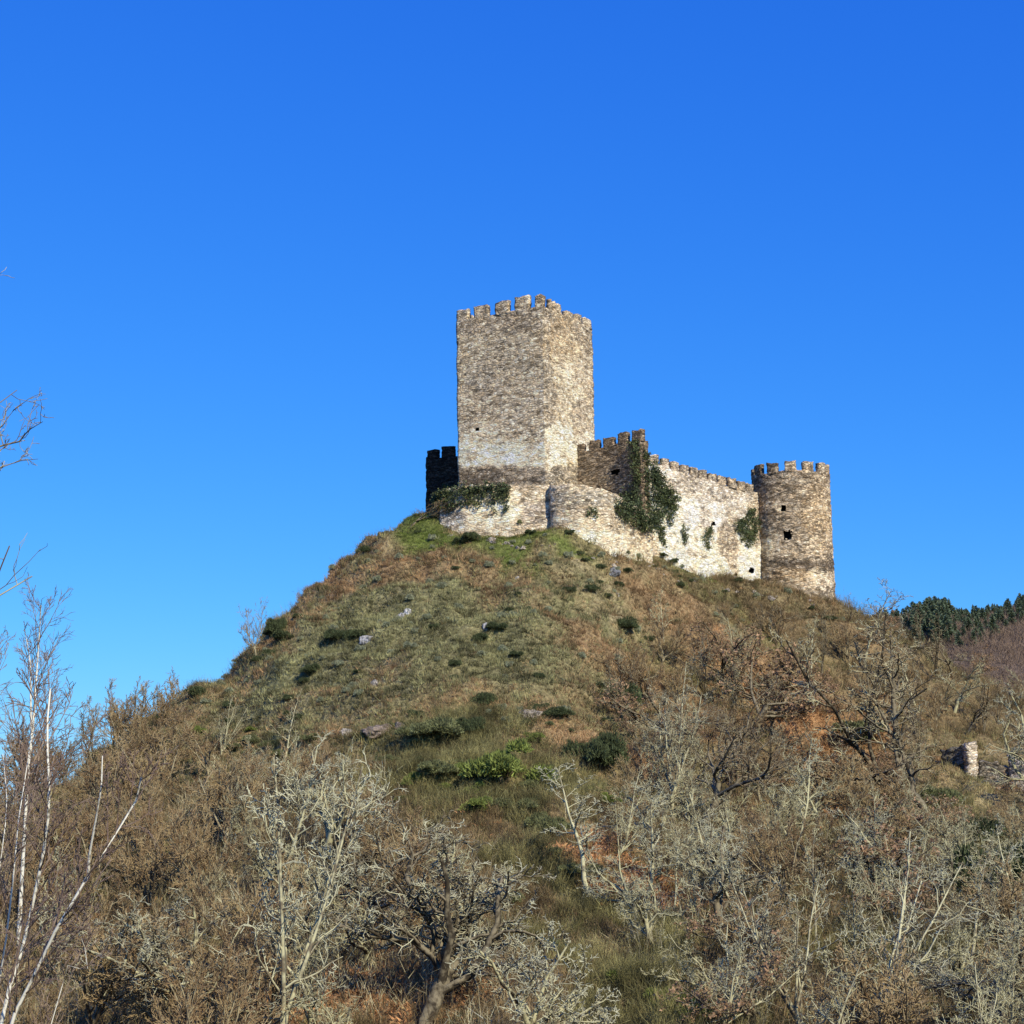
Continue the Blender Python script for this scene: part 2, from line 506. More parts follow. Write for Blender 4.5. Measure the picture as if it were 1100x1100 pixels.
# ------------------------------------------------------------------ ground cover zones (world ellipses found on the slope)
RUINPOLY = [(985, 795), (1120, 795), (1120, 885), (985, 885)]
GRASS, HEATH, BRACK, BRUSH, BROOM, PALE, LITTER, SCREE = range(8)
PAL = np.array([
    (0.13, 0.17, 0.04), (0.205, 0.20, 0.105), (0.345, 0.22, 0.125), (0.225, 0.165, 0.095), (0.20, 0.185, 0.085), (0.48, 0.39, 0.22), (0.42, 0.225, 0.115), (0.38, 0.34, 0.23)])
PAL = PAL * np.array([1.02, 1.0, 0.86])
zones_px = [  # x, y, rx, ry, type, weight
    (455, 573, 42, 20, GRASS, 5), (590, 588, 42, 8, GRASS, 3.5), (520, 580, 55, 6, GRASS, 2.5), (620, 598, 18, 8, GRASS, 3),
    (440, 605, 50, 15, BRACK, 1.0), (520, 632, 50, 14, BRACK, 1.7), (590, 655, 40, 10, BRACK, 1.7), (640, 690, 30, 20, BRACK, 1.1), (410, 600, 30, 15, PALE, 0.8),
    (500, 660, 110, 30, HEATH, 1.6), (400, 700, 90, 35, HEATH, 1.7), (540, 705, 80, 30, HEATH, 1.6), (300, 740, 70, 30, HEATH, 1.4), (450, 690, 40, 12, PALE, 0.5),
    (640, 625, 50, 20, PALE, 0.8), (620, 640, 30, 10, HEATH, 1.2), (700, 630, 40, 12, BRACK, 1.1), (660, 640, 50, 15, SCREE, 0.6), (560, 610, 60, 15, HEATH, 0.9), (510, 605, 60, 12, BRACK, 0.8),
    (640, 800, 80, 14, BRACK, 1.5), (700, 760, 60, 30, BRACK, 0.9), (580, 780, 40, 12, HEATH, 0.8), (560, 730, 50, 14, BRACK, 0.8), (380, 790, 30, 8, BRACK, 0.8), (430, 650, 26, 10, SCREE, 0.5),
    (480, 785, 70, 12, BROOM, 1.2), (490, 830, 60, 30, BROOM, 1.4), (440, 820, 40, 20, HEATH, 0.9), (570, 860, 40, 30, BROOM, 1.3), (610, 940, 40, 50, BROOM, 1.7), (660, 1010, 50, 50, BROOM, 1.8), (700, 1080, 60, 40, BROOM, 1.8), (590, 1000, 40, 40, PALE, 0.5), (590, 1050, 40, 40, BRUSH, 0.8), (530, 920, 50, 25, BRUSH, 0.9), (530, 900, 50, 25, BRACK, 0.5), (680, 980, 30, 30, BRUSH, 0.6), (740, 1095, 40, 25, BROOM, 1.6),
    (800, 700, 120, 25, BRACK, 1.0), (850, 740, 70, 25, LITTER, 1.2), (900, 800, 60, 35, LITTER, 1.4), (300, 900, 90, 30, BRUSH, 0.4), (130, 930, 60, 20, BROOM, 0.5), (60, 980, 50, 20, LITTER, 0.4), (840, 1000, 60, 25, BROOM, 0.5), (400, 1060, 90, 35, LITTER, 0.9), (470, 1040, 60, 30, BRUSH, 0.9), (430, 980, 60, 20, LITTER, 0.6), (980, 1020, 60, 20, BROOM, 0.7), (870, 870, 50, 14, PALE, 0.6), (1060, 870, 60, 14, PALE, 1.0), (880, 830, 60, 20, LITTER, 1.2), (690, 960, 50, 30, LITTER, 1.3), (740, 970, 50, 20, LITTER, 0.9), (720, 640, 40, 10, HEATH, 0.8), (770, 645, 60, 8, GRASS, 0.5),
    (810, 645, 70, 10, BRUSH, 1.3), (780, 665, 40, 10, PALE, 0.6), (660, 670, 30, 20, HEATH, 0.9),
    (930, 780, 40, 16, BROOM, 0.9), (1040, 900, 60, 25, BROOM, 1.4), (1070, 850, 40, 15, PALE, 0.8), (940, 880, 50, 15, PALE, 0.6), (1080, 780, 60, 20, BRUSH, 1.2),
    (230, 1040, 60, 25, LITTER, 0.8), (350, 680, 60, 20, HEATH, 0.9), (250, 760, 70, 20, HEATH, 1.0), (320, 640, 40, 20, BRACK, 1.0), (270, 720, 30, 12, BRACK, 0.5), (340, 655, 20, 12, BRACK, 1.0),
]
def mk_zones():
    out = []
    for x, y, rx, ry, t, wt in zones_px:
        c = hit(x, y)
        up = hit(x, y - ry); dn = hit(x, y + ry)
        ay = max(1.0, 0.5 * abs(up[1] - dn[1]))
        if ay > ry * 0.6: ay = ry * 0.35
        out.append((c[0], c[1], max(1.0, rx * c[1] / F), ay, t, wt))
    return out
ZN = mk_zones()

def zone_weights(x, y):
    p = np.stack([x, y], -1)
    wz = np.zeros((len(x), 8))
    wz[:, HEATH] = 0.30 * fbm(p, 0.25, 41) * 2
    wz[:, BRACK] = 0.26 * fbm(p, 0.22, 52) * 2
    wz[:, BRUSH] = 0.18 + 0.7 * (1 - sstep(y, 108, 128)) + 0.45 * sstep(x, 12, 26)
    wz[:, PALE] = 0.16 * fbm(p, 0.3, 63) * 2
    wz[:, BROOM] = 0.10 * fbm(p, 0.2, 78) * 2
    # wobble the zone edges
    xx = x + (fbm(p, 0.2, 91, 4) - 0.5) * 16
    yy = y + (fbm(p, 0.2, 97, 4) - 0.5) * 16
    wz *= 0.55 + 1.3 * np.stack([vnoise(p, 0.55, 300 + k) for k in range(8)], -1)
    lowf = (1 - sstep(y, 112, 132)) + 0.6 * sstep(x, 12, 26)
    wz[:, BROOM] += 0.35 * lowf * fbm(p, 0.13, 120)
    wz[:, LITTER] += 0.35 * lowf * fbm(p, 0.14, 130)
    for cx, cy, ax, ay, t, wt in ZN:
        d2 = ((xx - cx) / ax) ** 2 + ((yy - cy) / ay) ** 2
        wz[:, t] += wt * np.exp(-d2 * 1.1) * (1 + 1.4 * lowf)
    wz *= 0.5 + 1.0 * np.stack([fbm(p, 0.7, 400 + k, 2) for k in range(8)], -1)
    return wz

def zone_pick(x, y, r):
    wz = zone_weights(x, y) ** 2.2
    c = np.cumsum(wz, 1)
    u = r.rand(len(x)) * c[:, -1]
    return (u[:, None] > c).sum(1).clip(0, 7)

def zone_colour(x, y):
    wz = zone_weights(x, y) ** 1.6
    return (wz / wz.sum(1, keepdims=True)) @ PAL

# ------------------------------------------------------------------ ground sheet
def build_ground():
    def axis(a, b, s):
        core = list(np.arange(a, b + s * 0.5, s))
        ext, d, v = [], s, core[-1]
        while v < 5200:
            d *= 1.25; v += d; ext.append(v)
        pre, d, v = [], s, core[0]
        while v > -5200:
            d *= 1.25; v -= d; pre.append(v)
        return np.array(pre[::-1] + core + ext)
    ax = axis(-118.5, 148.5, 0.75)
    ay = axis(-18.5, 288, 0.75)
    X, Y = np.meshgrid(ax, ay, indexing='ij')
    Z = terr_raw(X, Y)
    V = np.stack([X.ravel(), Y.ravel(), Z.ravel()], -1)
    nx, ny = X.shape
    idx = np.arange(nx * ny).reshape(nx, ny)
    f = np.stack([idx[:-1, :-1], idx[1:, :-1], idx[1:, 1:], idx[:-1, 1:]], -1).reshape(-1, 4)
    c = np.zeros((len(V), 3))
    for k in range(0, len(V), 40000):
        c[k:k + 40000] = zone_colour(V[k:k + 40000, 0], V[k:k + 40000, 1])
    me = mk_mesh('ground', V, [f], M_ground, c * 0.78, True)
    tag(mk_obj('ground', me), kind='structure')
build_ground()

# ------------------------------------------------------------------ blades: the one-triangle stroke all fine plants are made of
def blades(base, tip, width, col, r, tipcol=1.15):
    n = len(base)
    d = tip - base
    k = r.randn(n, 3)
    s = np.cross(d, k)
    s /= np.linalg.norm(s, axis=1, keepdims=True) + 1e-9
    s *= (np.asarray(width).reshape(-1, 1) * 0.5)
    V = np.stack([base - s, base + s, tip], 1).reshape(-1, 3)
    Fc = np.arange(n * 3).reshape(-1, 3)
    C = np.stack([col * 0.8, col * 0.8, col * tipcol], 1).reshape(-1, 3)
    return V, Fc, C

def scatter(n, r, y0=60, y1=200, marg=45):
    Y = np.sqrt(r.rand(n) * (y1 ** 2 - y0 ** 2) + y0 ** 2)
    X = (r.rand(n) * 2 - 1) * (0.3055 + 0.028) * Y
    p = np.stack([X, Y, terr(X, Y)], -1)
    q = proj(p)
    ok = (q[:, 0] > -marg) & (q[:, 0] < 1100 + marg) & (q[:, 1] < 1190)
    ok &= ~hidden(p, 0.8, 2.0)
    return p[ok]

# footprint of the castle, kept free of plants
CASTLE_POLY = None
def in_poly(q, poly):
    poly = np.asarray(poly, float)
    x, y = q[:, 0], q[:, 1]
    inside = np.zeros(len(q), bool)
    j = len(poly) - 1
    for i in range(len(poly)):
        xi, yi = poly[i]; xj, yj = poly[j]
        c = ((yi > y) != (yj > y)) & (x < (xj - xi) * (y - yi) / (yj - yi + 1e-12) + xi)
        inside ^= c
        j = i
    return inside

# ================================================================== CASTLE
def xy(px, Y, py=560):
    return P(px, py, Y)[:2]

def zat(py, px, Y):
    return float(P(px, py, Y)[2])

def resample(path, ds, closed=False):
    path = np.array(path, float)
    if closed:
        path = np.vstack([path, path[:1]])
    seg = np.linalg.norm(np.diff(path[:, :2], axis=0), axis=1)
    out = []
    for k in range(len(seg)):
        n = max(1, int(round(seg[k] / ds)))
        for t in range(n):
            out.append(path[k] + (path[k + 1] - path[k]) * t / n)
    if not closed:
        out.append(path[-1])
    return np.array(out)

def slab(path, thick, ds=0.2, dz=0.16, closed=False, rough=0.07, holes=None, seed=0, cap=True):
    """wall along a path of (x, y, zbottom, ztop); outer face on the right hand of the path direction.
    returns V, faces, openings"""
    q = resample(path, ds, closed)
    n = len(q)
    nxt = np.roll(q, -1, 0) if closed else np.vstack([q[1:], q[-1:]])
    prv = np.roll(q, 1, 0) if closed else np.vstack([q[:1], q[:-1]])
    t = nxt[:, :2] - prv[:, :2]
    t /= np.linalg.norm(t, axis=1, keepdims=True) + 1e-9
    nor = np.stack([t[:, 1], -t[:, 0]], -1)           # outward (right of travel)
    H = (q[:, 3] - q[:, 2]).max()
    nz = max(2, int(round(H / dz)))
    fr = np.linspace(0, 1, nz + 1)
    Z = q[:, 2][:, None] + (q[:, 3] - q[:, 2])[:, None] * fr[None]
    O = np.zeros((n, nz + 1, 3)); I = np.zeros((n, nz + 1, 3))
    O[..., :2] = q[:, None, :2]; O[..., 2] = Z
    I[..., :2] = (q[:, :2] - nor * thick)[:, None]; I[..., 2] = Z
    def disp(A):
        k = rough
        for ax in range(3):
            amp = k if ax < 2 else k * 1.2
            A[..., ax] += (vnoise(A * np.array([1, 1, 1.6]), 2.6, 11 + ax + seed) - 0.5) * 2 * amp + (vnoise(A, 0.5, 31 + ax + seed) - 0.5) * 2 * amp * 1.1
        return A
    OD, ID = disp(O.copy()), disp(I.copy())
    V = np.concatenate([OD.reshape(-1, 3), ID.reshape(-1, 3)])
    io = np.arange(n * (nz + 1)).reshape(n, nz + 1)
    ii = io + n * (nz + 1)
    m = n if closed else n - 1
    a = np.arange(m); b = (a + 1) % n
    fo = np.stack([io[a][:, :-1], io[b][:, :-1], io[b][:, 1:], io[a][:, 1:]], -1).reshape(-1, 4)
    fi = np.stack([ii[b][:, :-1], ii[a][:, :-1], ii[a][:, 1:], ii[b][:, 1:]], -1).reshape(-1, 4)
    ft = np.stack([io[a][:, -1], io[b][:, -1], ii[b][:, -1], ii[a][:, -1]], -1)
    faces = [fo, fi, ft]
    opens = []
    if holes:
        cen = V[fo].mean(1)
        pj = proj(cen)
        nrm = np.repeat(nor[a], nz, 0)
        keep = np.ones(len(fo), bool)
        face_cam = (nrm * -cen[:, :2]).sum(1) > 0
        for (hx, hy, hw, hh) in holes:
            sel = (np.abs(pj[:, 0] - hx) < hw * (0.38 + 0.26 * vnoise(cen, 3.0, 5))) & (np.abs(pj[:, 1] - hy) < hh * (0.38 + 0.26 * vnoise(cen, 3.0, 6))) & face_cam
            if sel.any():
                keep &= ~sel
                c = V[fo[sel]].reshape(-1, 3)
                nn = nrm[sel].mean(0); nn /= np.linalg.norm(nn)
                opens.append((c, nn))
        faces[0] = fo[keep]
    if not closed:
        for k, rev in ((0, False), (n - 1, True)):
            e = np.stack([ii[k][:-1], io[k][:-1], io[k][1:], ii[k][1:]], -1)
            faces.append(e[:, ::-1] if rev else e)
    return V, faces, opens, fo, nor

STRIPES = (0.95, 0.92, 0.86)
def stone_col(V, base, blobs=(), seed=0, var=0.25):
    """weathering: base tone, broad patches of lime, dark stain and painted shade at surveyed spots"""
    c = np.tile(np.array(base, float), (len(V), 1))
    q = proj(V)
    wob = (fbm(V, 0.45, 61 + seed, 3) - 0.5)
    wob2 = (fbm(V, 0.45, 77 + seed, 3) - 0.5)
    wob3 = fbm(V, 1.6, 81 + seed, 3) - 0.5
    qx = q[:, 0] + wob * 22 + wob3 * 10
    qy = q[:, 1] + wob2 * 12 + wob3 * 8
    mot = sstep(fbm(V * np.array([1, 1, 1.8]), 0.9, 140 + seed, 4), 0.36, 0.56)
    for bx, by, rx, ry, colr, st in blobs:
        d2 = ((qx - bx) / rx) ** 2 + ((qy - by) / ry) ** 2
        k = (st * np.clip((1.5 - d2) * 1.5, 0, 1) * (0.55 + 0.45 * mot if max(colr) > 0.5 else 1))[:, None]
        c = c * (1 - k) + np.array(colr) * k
    nz = fbm(V, 0.7, 5 + seed, 4)
    spot = sstep(fbm(V * np.array([1, 1, 1.7]), 1.3, 150 + seed, 3), 0.56, 0.72)[:, None]
    c = c * (1 - 0.45 * spot) + np.array(LIME) * 0.45 * spot * min(1.0, base[0] * 2.2)
    dk = sstep(fbm(V * np.array([1, 1, 2.0]), 1.1, 170 + seed, 3), 0.58, 0.74)[:, None]
    c = c * (1 - 0.45 * dk)
    c *= (1 + (nz - 0.5) * 2 * var)[:, None]
    f2 = vnoise(V * np.array([1, 1, 2.2]), 3.0, 88 + seed)
    c *= (0.82 + 0.36 * f2)[:, None]
    return (c * 1.22).clip(0.01, 0.92)

def add_niches(opens, parent, origin, name='window'):
    for c, nn in opens:
        mn, mx = c.min(0), c.max(0)
        cen = (mn + mx) / 2
        t = np.array([-nn[1], nn[0]])
        s = (c[:, :2] - cen[:2]) @ t
        s0, s1, z0, z1 = s.min(), s.max(), c[:, 2].min(), c[:, 2].max()
        def pt(a, z, d):
            return np.array([cen[0] + t[0] * a - nn[0] * d, cen[1] + t[1] * a - nn[1] * d, z]) - origin
        fr = [pt(s0 - .05, z0 - .05, 0.12), pt(s1 + .05, z0 - .05, 0.12), pt(s1 + .05, z1 + .05, 0.12), pt(s0 - .05, z1 + .05, 0.12)]
        bk = [pt(s0 - .05, z0 - .05, 0.9), pt(s1 + .05, z0 - .05, 0.9), pt(s1 + .05, z1 + .05, 0.9), pt(s0 - .05, z1 + .05, 0.9)]
        V = np.array(fr + bk)
        f = np.array([(4, 5, 6, 7), (0, 1, 5, 4), (1, 2, 6, 5), (2, 3, 7, 6), (3, 0, 4, 7)])
        mk_obj(name, mk_mesh(name, V, [f], M_hole), parent)

def merlons_on(path, specs, thick, parent, origin, colf, seed=0, closed=False, base_drop=0.12):
    """specs: list of (s0, s1, height). path carries z top in column 3"""
    q = resample(path, 0.1, closed)
    if closed: q = np.vstack([q, q[:1]])
    s = np.concatenate([[0], np.cumsum(np.linalg.norm(np.diff(q[:, :2], axis=0), axis=1))])
    for k, (a, b, h) in enumerate(specs):
        ss = np.linspace(a, b, 4)
        pp = np.stack([np.interp(ss, s, q[:, i]) for i in range(4)], -1)
        pts = []
        for j in range(4):
            pts.append((pp[j, 0], pp[j, 1], pp[j, 3] - base_drop, pp[:, 3].mean() + h + (rs.rand() - 0.5) * 0.16))
        V, fc, _, _, _ = slab(pts, thick, 0.2, 0.18, rough=0.07, seed=seed + k)
        me = mk_mesh('merlon', V - origin, fc, M_stone, colf(V))
        mk_obj('merlon', me, parent)
    return s[-1]

IVYSRC = []   # wall surface points for ivy to grow on
def remember(V, fo, nor_hint=None):
    tri = V[fo]
    cen = tri.mean(1)
    nn = np.cross(tri[:, 1] - tri[:, 0], tri[:, 3] - tri[:, 0])
    nn /= np.linalg.norm(nn, axis=1, keepdims=True) + 1e-9
    IVYSRC.append((cen, nn))

LIME = (0.90, 0.79, 0.59); TAN = (0.47, 0.395, 0.29); GREY = (0.36, 0.325, 0.26); DARK = (0.13, 0.11, 0.085); RUST = (0.42, 0.31, 0.18); BROWN = (0.22, 0.175, 0.125)

# ---- the keep
K0 = xy(588, 165); KL = xy(492.3, 169.9); KR = xy(641, 173.8)
KB = KL + KR - K0
zc = zat(328.5, 586, 165)          # crenel sill level
zb = zat(575, 588, 165)
keep_o = np.array([*((K0 + KB) / 2), zb])
keep = thing('castle_keep', keep_o, 'tall square grey stone keep with battlements standing above all other walls', 'tower')
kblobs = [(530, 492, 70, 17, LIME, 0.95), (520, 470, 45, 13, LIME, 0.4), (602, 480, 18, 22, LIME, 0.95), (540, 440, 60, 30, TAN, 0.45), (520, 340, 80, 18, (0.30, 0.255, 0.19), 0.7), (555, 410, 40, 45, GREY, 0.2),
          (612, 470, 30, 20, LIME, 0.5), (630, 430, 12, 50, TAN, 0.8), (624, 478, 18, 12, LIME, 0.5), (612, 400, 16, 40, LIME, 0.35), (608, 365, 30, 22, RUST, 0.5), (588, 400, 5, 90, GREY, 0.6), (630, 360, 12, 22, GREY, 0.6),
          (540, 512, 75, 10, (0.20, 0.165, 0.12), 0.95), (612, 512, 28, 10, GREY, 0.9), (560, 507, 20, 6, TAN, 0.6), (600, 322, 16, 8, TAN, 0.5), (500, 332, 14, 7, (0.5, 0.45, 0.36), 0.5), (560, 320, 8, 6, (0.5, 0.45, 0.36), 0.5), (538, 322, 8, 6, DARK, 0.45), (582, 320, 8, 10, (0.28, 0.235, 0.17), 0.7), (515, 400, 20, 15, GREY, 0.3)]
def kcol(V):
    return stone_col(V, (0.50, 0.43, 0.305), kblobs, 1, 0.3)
kp = [(*KL, zb, zc), (*K0, zb, zc), (*KR, zb, zc), (*KB, zb, zc)]
V, fc, op, fo, _ = slab(kp, 1.3, 0.22, 0.17, closed=True, rough=0.06, holes=[(513, 461, 3.4, 3)])
remember(V, fo)
mk_obj('wall', mk_mesh('wall', V - keep_o, fc, M_stone, kcol(V)), keep)
add_niches(op, keep, keep_o, 'putlog_hole')
zr = zc - 1.0
fl = np.array([(*(KL * .95 + KR * .05), zr), (*(K0 * .95 + KB * .05), zr), (*(KR * .95 + KL * .05), zr), (*(KB * .95 + K0 * .05), zr)]) - keep_o
mk_obj('roof', mk_mesh('roof', fl, [np.array([[0, 1, 2, 3]])], M_stone, np.tile(np.array(GREY), (4, 1))), keep)
def on_edge(pa, pb, xs):
    """distances along edge pa->pb at which the photo column xs is met"""
    a, b = np.append(pa, zc), np.append(pb, zc)
    t = np.linspace(0, 1, 400)
    q = proj(a + (b - a) * t[:, None])[:, 0]
    L = np.linalg.norm(b - a)
    o = np.argsort(q)
    return [float(np.interp(x, q[o], t[o])) * L for x in xs]
LL = np.linalg.norm(K0 - KL); LR = np.linalg.norm(KR - K0)
sp = []
for x0, x1, h in ((488.5, 503, 1.0), (509, 524, 1.15), (531.5, 546, 1.3), (553, 567.5, 1.35), (574.5, 587, 1.35)):
    a, b = on_edge(KL, K0, (x0, x1)); sp.append((a + .02, b, h))
sp[-1] = (sp[-1][0], LL - .02, 1.25)
merlons_on([(*KL, zb, zc), (*K0, zb, zc)], sp, 0.6, keep, keep_o, kcol, 5)
sp = []
for x0, x1, h in ((588.5, 592.5, 1.1), (595.5, 603, 0.95), (608.5, 615, 0.75), (619, 624.5, 0.85), (629, 635.5, 0.9)):
    a, b = on_edge(K0, KR, (x0, x1)); sp.append((a + (0.62 if x0 < 590 else 0), b, h))
merlons_on([(*K0, zb, zc), (*KR, zb, zc)], sp, 0.6, keep, keep_o, kcol, 25)
bk = [(0.7 + k * 2.15, 0.7 + k * 2.15 + 1.35, 0.95) for k in range(4)]
merlons_on([(*KR, zb, zc), (*KB, zb, zc)], bk, 0.6, keep, keep_o, kcol, 45)
merlons_on([(*KB, zb, zc), (*KL, zb, zc)], bk, 0.6, keep, keep_o, kcol, 65)

def wall_thing(name, label, cat, pts, thick, base, blobs, holes=None, seed=0, rough=0.09, mer=None, mth=0.55, var=0.3, hole_name='putlog_hole'):
    path = [(*xy(px, Y), zat(yb, px, Y), zat(yt, px, Y)) for px, Y, yb, yt in pts]
    org = np.array([path[len(path) // 2][0], path[len(path) // 2][1], min(p[2] for p in path)])
    t = thing(name, org, label, cat)
    cf = lambda V: stone_col(V, base, blobs, seed, var)
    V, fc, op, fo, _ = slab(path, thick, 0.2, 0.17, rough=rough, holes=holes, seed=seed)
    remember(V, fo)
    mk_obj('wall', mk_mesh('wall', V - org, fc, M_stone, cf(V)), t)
    add_niches(op, t, org, hole_name)
    if mer:
        # columns of the photo -> distance along the path
        q = resample(path, 0.1)
        s = np.concatenate([[0], np.cumsum(np.linalg.norm(np.diff(q[:, :2], axis=0), axis=1))])
        X = proj(np.stack([q[:, 0], q[:, 1], q[:, 3]], -1))[:, 0]
        specs = [(float(np.interp(a, X, s)), float(np.interp(b, X, s)), h) for a, b, h in mer]
        merlons_on(path, specs, mth, t, org, cf, seed)
    return t

# ---- dark wall behind the keep on the left (keep's shadow falls here and is also put into its near-black colour)
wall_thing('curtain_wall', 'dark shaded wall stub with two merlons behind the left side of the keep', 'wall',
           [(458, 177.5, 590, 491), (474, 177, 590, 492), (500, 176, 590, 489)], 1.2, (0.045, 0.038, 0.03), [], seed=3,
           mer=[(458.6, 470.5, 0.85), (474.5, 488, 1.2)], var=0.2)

# ---- low forewall under the keep
wall_thing('retaining_wall', 'low pale rubble wall at the foot of the keep, half hidden by hanging ivy', 'wall',
           [(467, 163.5, 590, 535), (473, 162, 590, 527), (497, 160.6, 590, 521), (547, 159.8, 590, 520.5), (590, 160.2, 590, 520.5), (596, 160.4, 590, 521)], 1.4, (0.55, 0.475, 0.36),
           [(483, 556, 16, 10, (0.34, 0.32, 0.29), 0.9), (530, 552, 25, 12, LIME, 0.7), (520, 562, 30, 8, LIME, 0.6), (568, 528, 22, 6, TAN, 0.7), (575, 552, 16, 14, (0.46, 0.41, 0.36), 0.6), (550, 535, 8, 12, LIME, 0.6)], seed=11)
# ---- rounded bastion below the keep's corner
wall_thing('bastion', 'rounded rubble bastion bulging from the foot of the keep\'s near corner', 'bastion',
           [(590.5, 160.4, 600, 521), (592.5, 159.4, 600, 520.5), (598, 158.9, 605, 520.5), (608, 158.5, 610, 520.5), (622, 158.3, 612, 521), (640, 158.6, 620, 523), (655, 159, 622, 528), (672, 161, 625, 537), (690, 163.4, 628, 548), (700, 164.6, 628, 556)], 1.2, (0.52, 0.45, 0.335),
           [(603, 545, 14, 30, TAN, 0.6), (625, 570, 30, 16, LIME, 0.45), (660, 585, 40, 16, LIME, 0.7), (680, 598, 25, 10, LIME, 0.6), (630, 535, 30, 8, (0.40, 0.38, 0.32), 0.6), (650, 560, 20, 10, TAN, 0.3), (690, 585, 14, 18, RUST, 0.4)], seed=17)
# ---- brown wall right of the keep
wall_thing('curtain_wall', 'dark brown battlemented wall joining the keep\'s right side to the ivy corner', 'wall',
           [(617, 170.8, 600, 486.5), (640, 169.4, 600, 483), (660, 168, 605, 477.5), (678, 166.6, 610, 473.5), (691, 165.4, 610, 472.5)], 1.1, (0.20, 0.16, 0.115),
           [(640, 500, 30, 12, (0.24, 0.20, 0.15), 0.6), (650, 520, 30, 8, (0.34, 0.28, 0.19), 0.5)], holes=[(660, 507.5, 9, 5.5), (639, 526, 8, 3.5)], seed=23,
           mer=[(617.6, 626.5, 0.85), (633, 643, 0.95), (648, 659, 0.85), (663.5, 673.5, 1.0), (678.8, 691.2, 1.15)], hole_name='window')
# ---- the long limewashed curtain
mer = []
xs = [701, 712.5, 723, 733, 743.5, 753, 763, 773.5, 784, 794, 803]
for k, x in enumerate(xs):
    mer.append((x, x + 6.6, 0.85 + 0.12 * ((k * 7) % 3) / 2))
wall_thing('curtain_wall', 'long whitewashed curtain wall with a row of small merlons running to the round tower', 'wall',
           [(689.8, 166.0, 625, 478), (700, 166.3, 628, 495.5), (730, 169.8, 640, 506), (760, 173.3, 650, 515), (790, 176.8, 655, 523.5), (818, 180.0, 660, 531)], 1.3, (0.78, 0.73, 0.64),
           [(715, 494, 20, 7, (0.26, 0.215, 0.155), 0.8), (740, 502, 20, 7, (0.24, 0.2, 0.145), 0.85), (765, 510, 20, 7, (0.24, 0.2, 0.145), 0.85), (795, 520, 22, 8, (0.24, 0.2, 0.145), 0.85),  (760, 522, 60, 14, (0.38, 0.32, 0.24), 0.55), (800, 545, 25, 20, (0.42, 0.36, 0.28), 0.55), (720, 510, 20, 16, (0.5, 0.43, 0.34), 0.5), (740, 600, 60, 30, LIME, 0.9), (790, 610, 45, 25, LIME, 0.8), (716, 560, 20, 30, LIME, 0.6),
            (783, 575, 9, 22, (0.36, 0.30, 0.22), 0.8), (788, 598, 5, 16, (0.42, 0.34, 0.25), 0.7), (760, 558, 8, 18, (0.38, 0.31, 0.23), 0.5), (815, 560, 12, 25, TAN, 0.7), (697, 590, 12, 16, RUST, 0.55), (750, 595, 12, 5, GREY, 0.5), (730, 540, 20, 10, LIME, 0.5)],
           holes=[(766.5, 563, 4.5, 4), (790, 618, 3.4, 3.4), (807, 613, 5, 5)], seed=29, mer=mer, mth=0.5)

# ---- round tower
TC = xy(851, 181.5); TR = 4.26
ang = np.linspace(0, 2 * math.pi, 48, endpoint=False)
tz = zat(505, 850, 177.3); tb = zat(665, 850, 177)
t_o = np.array([*TC, tb])
rt = thing('round_tower', t_o, 'round rubble tower with battlements at the right end of the castle', 'tower')
rblobs = [(820, 510, 22, 24, (0.17, 0.14, 0.10), 0.95), (848, 512, 45, 12, (0.24, 0.20, 0.15), 0.8), (835, 540, 20, 30, (0.26, 0.22, 0.165), 0.7), (860, 560, 20, 25, (0.30, 0.26, 0.20), 0.5), (880, 555, 18, 35, RUST, 0.5), (825, 585, 14, 16, LIME, 0.5),  # dark patches at the upper left put that side's shade into the colour
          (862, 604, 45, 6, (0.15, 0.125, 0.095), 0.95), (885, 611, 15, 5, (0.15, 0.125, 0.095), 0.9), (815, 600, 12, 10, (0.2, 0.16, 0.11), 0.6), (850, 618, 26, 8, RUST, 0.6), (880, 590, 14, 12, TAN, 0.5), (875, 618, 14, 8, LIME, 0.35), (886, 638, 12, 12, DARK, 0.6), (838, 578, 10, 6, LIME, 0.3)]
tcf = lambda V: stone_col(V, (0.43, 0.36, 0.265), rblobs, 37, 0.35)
ring = []
for a in ang:                      # counter-clockwise, so the outside is on the right hand
    ring.append((TC[0] + TR * math.cos(a), TC[1] + TR * math.sin(a), tb, tz))
V, fc, op, fo, _ = slab(ring, 1.0, 0.2, 0.16, closed=True, rough=0.10, holes=[(841.5, 546.5, 6, 6.5), (846.5, 575, 8.5, 9)], seed=37)
remember(V, fo)
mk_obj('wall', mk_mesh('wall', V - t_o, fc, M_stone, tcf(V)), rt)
add_niches(op, rt, t_o, 'window')
fv = np.array([(math.cos(a) * (TR - .5), math.sin(a) * (TR - .5), tz - 1.0 - tb) for a in ang])
mk_obj('roof', mk_mesh('roof', fv, [np.arange(48)[None]], M_stone, np.tile(np.array(GREY), (48, 1))), rt)
per = 2 * math.pi * TR
mspec = []
nm = 13
for k in range(nm):
    mspec.append((per * (k + 0.1) / nm, per * (k + 0.1) / nm + 1.25, 0.95 + 0.15 * rs.rand()))
merlons_on(ring, mspec, 0.5, rt, t_o, tcf, 71, closed=True)

# ---- rear walls closing the ward (seen only from the side)
wall_thing('curtain_wall', 'plain rear curtain wall closing the castle ward behind the round tower', 'wall',
           [(868, 184, 650, 560), (840, 196, 650, 560), (700, 200, 620, 530)][::-1], 1.1, (0.3, 0.25, 0.19), [], seed=43)

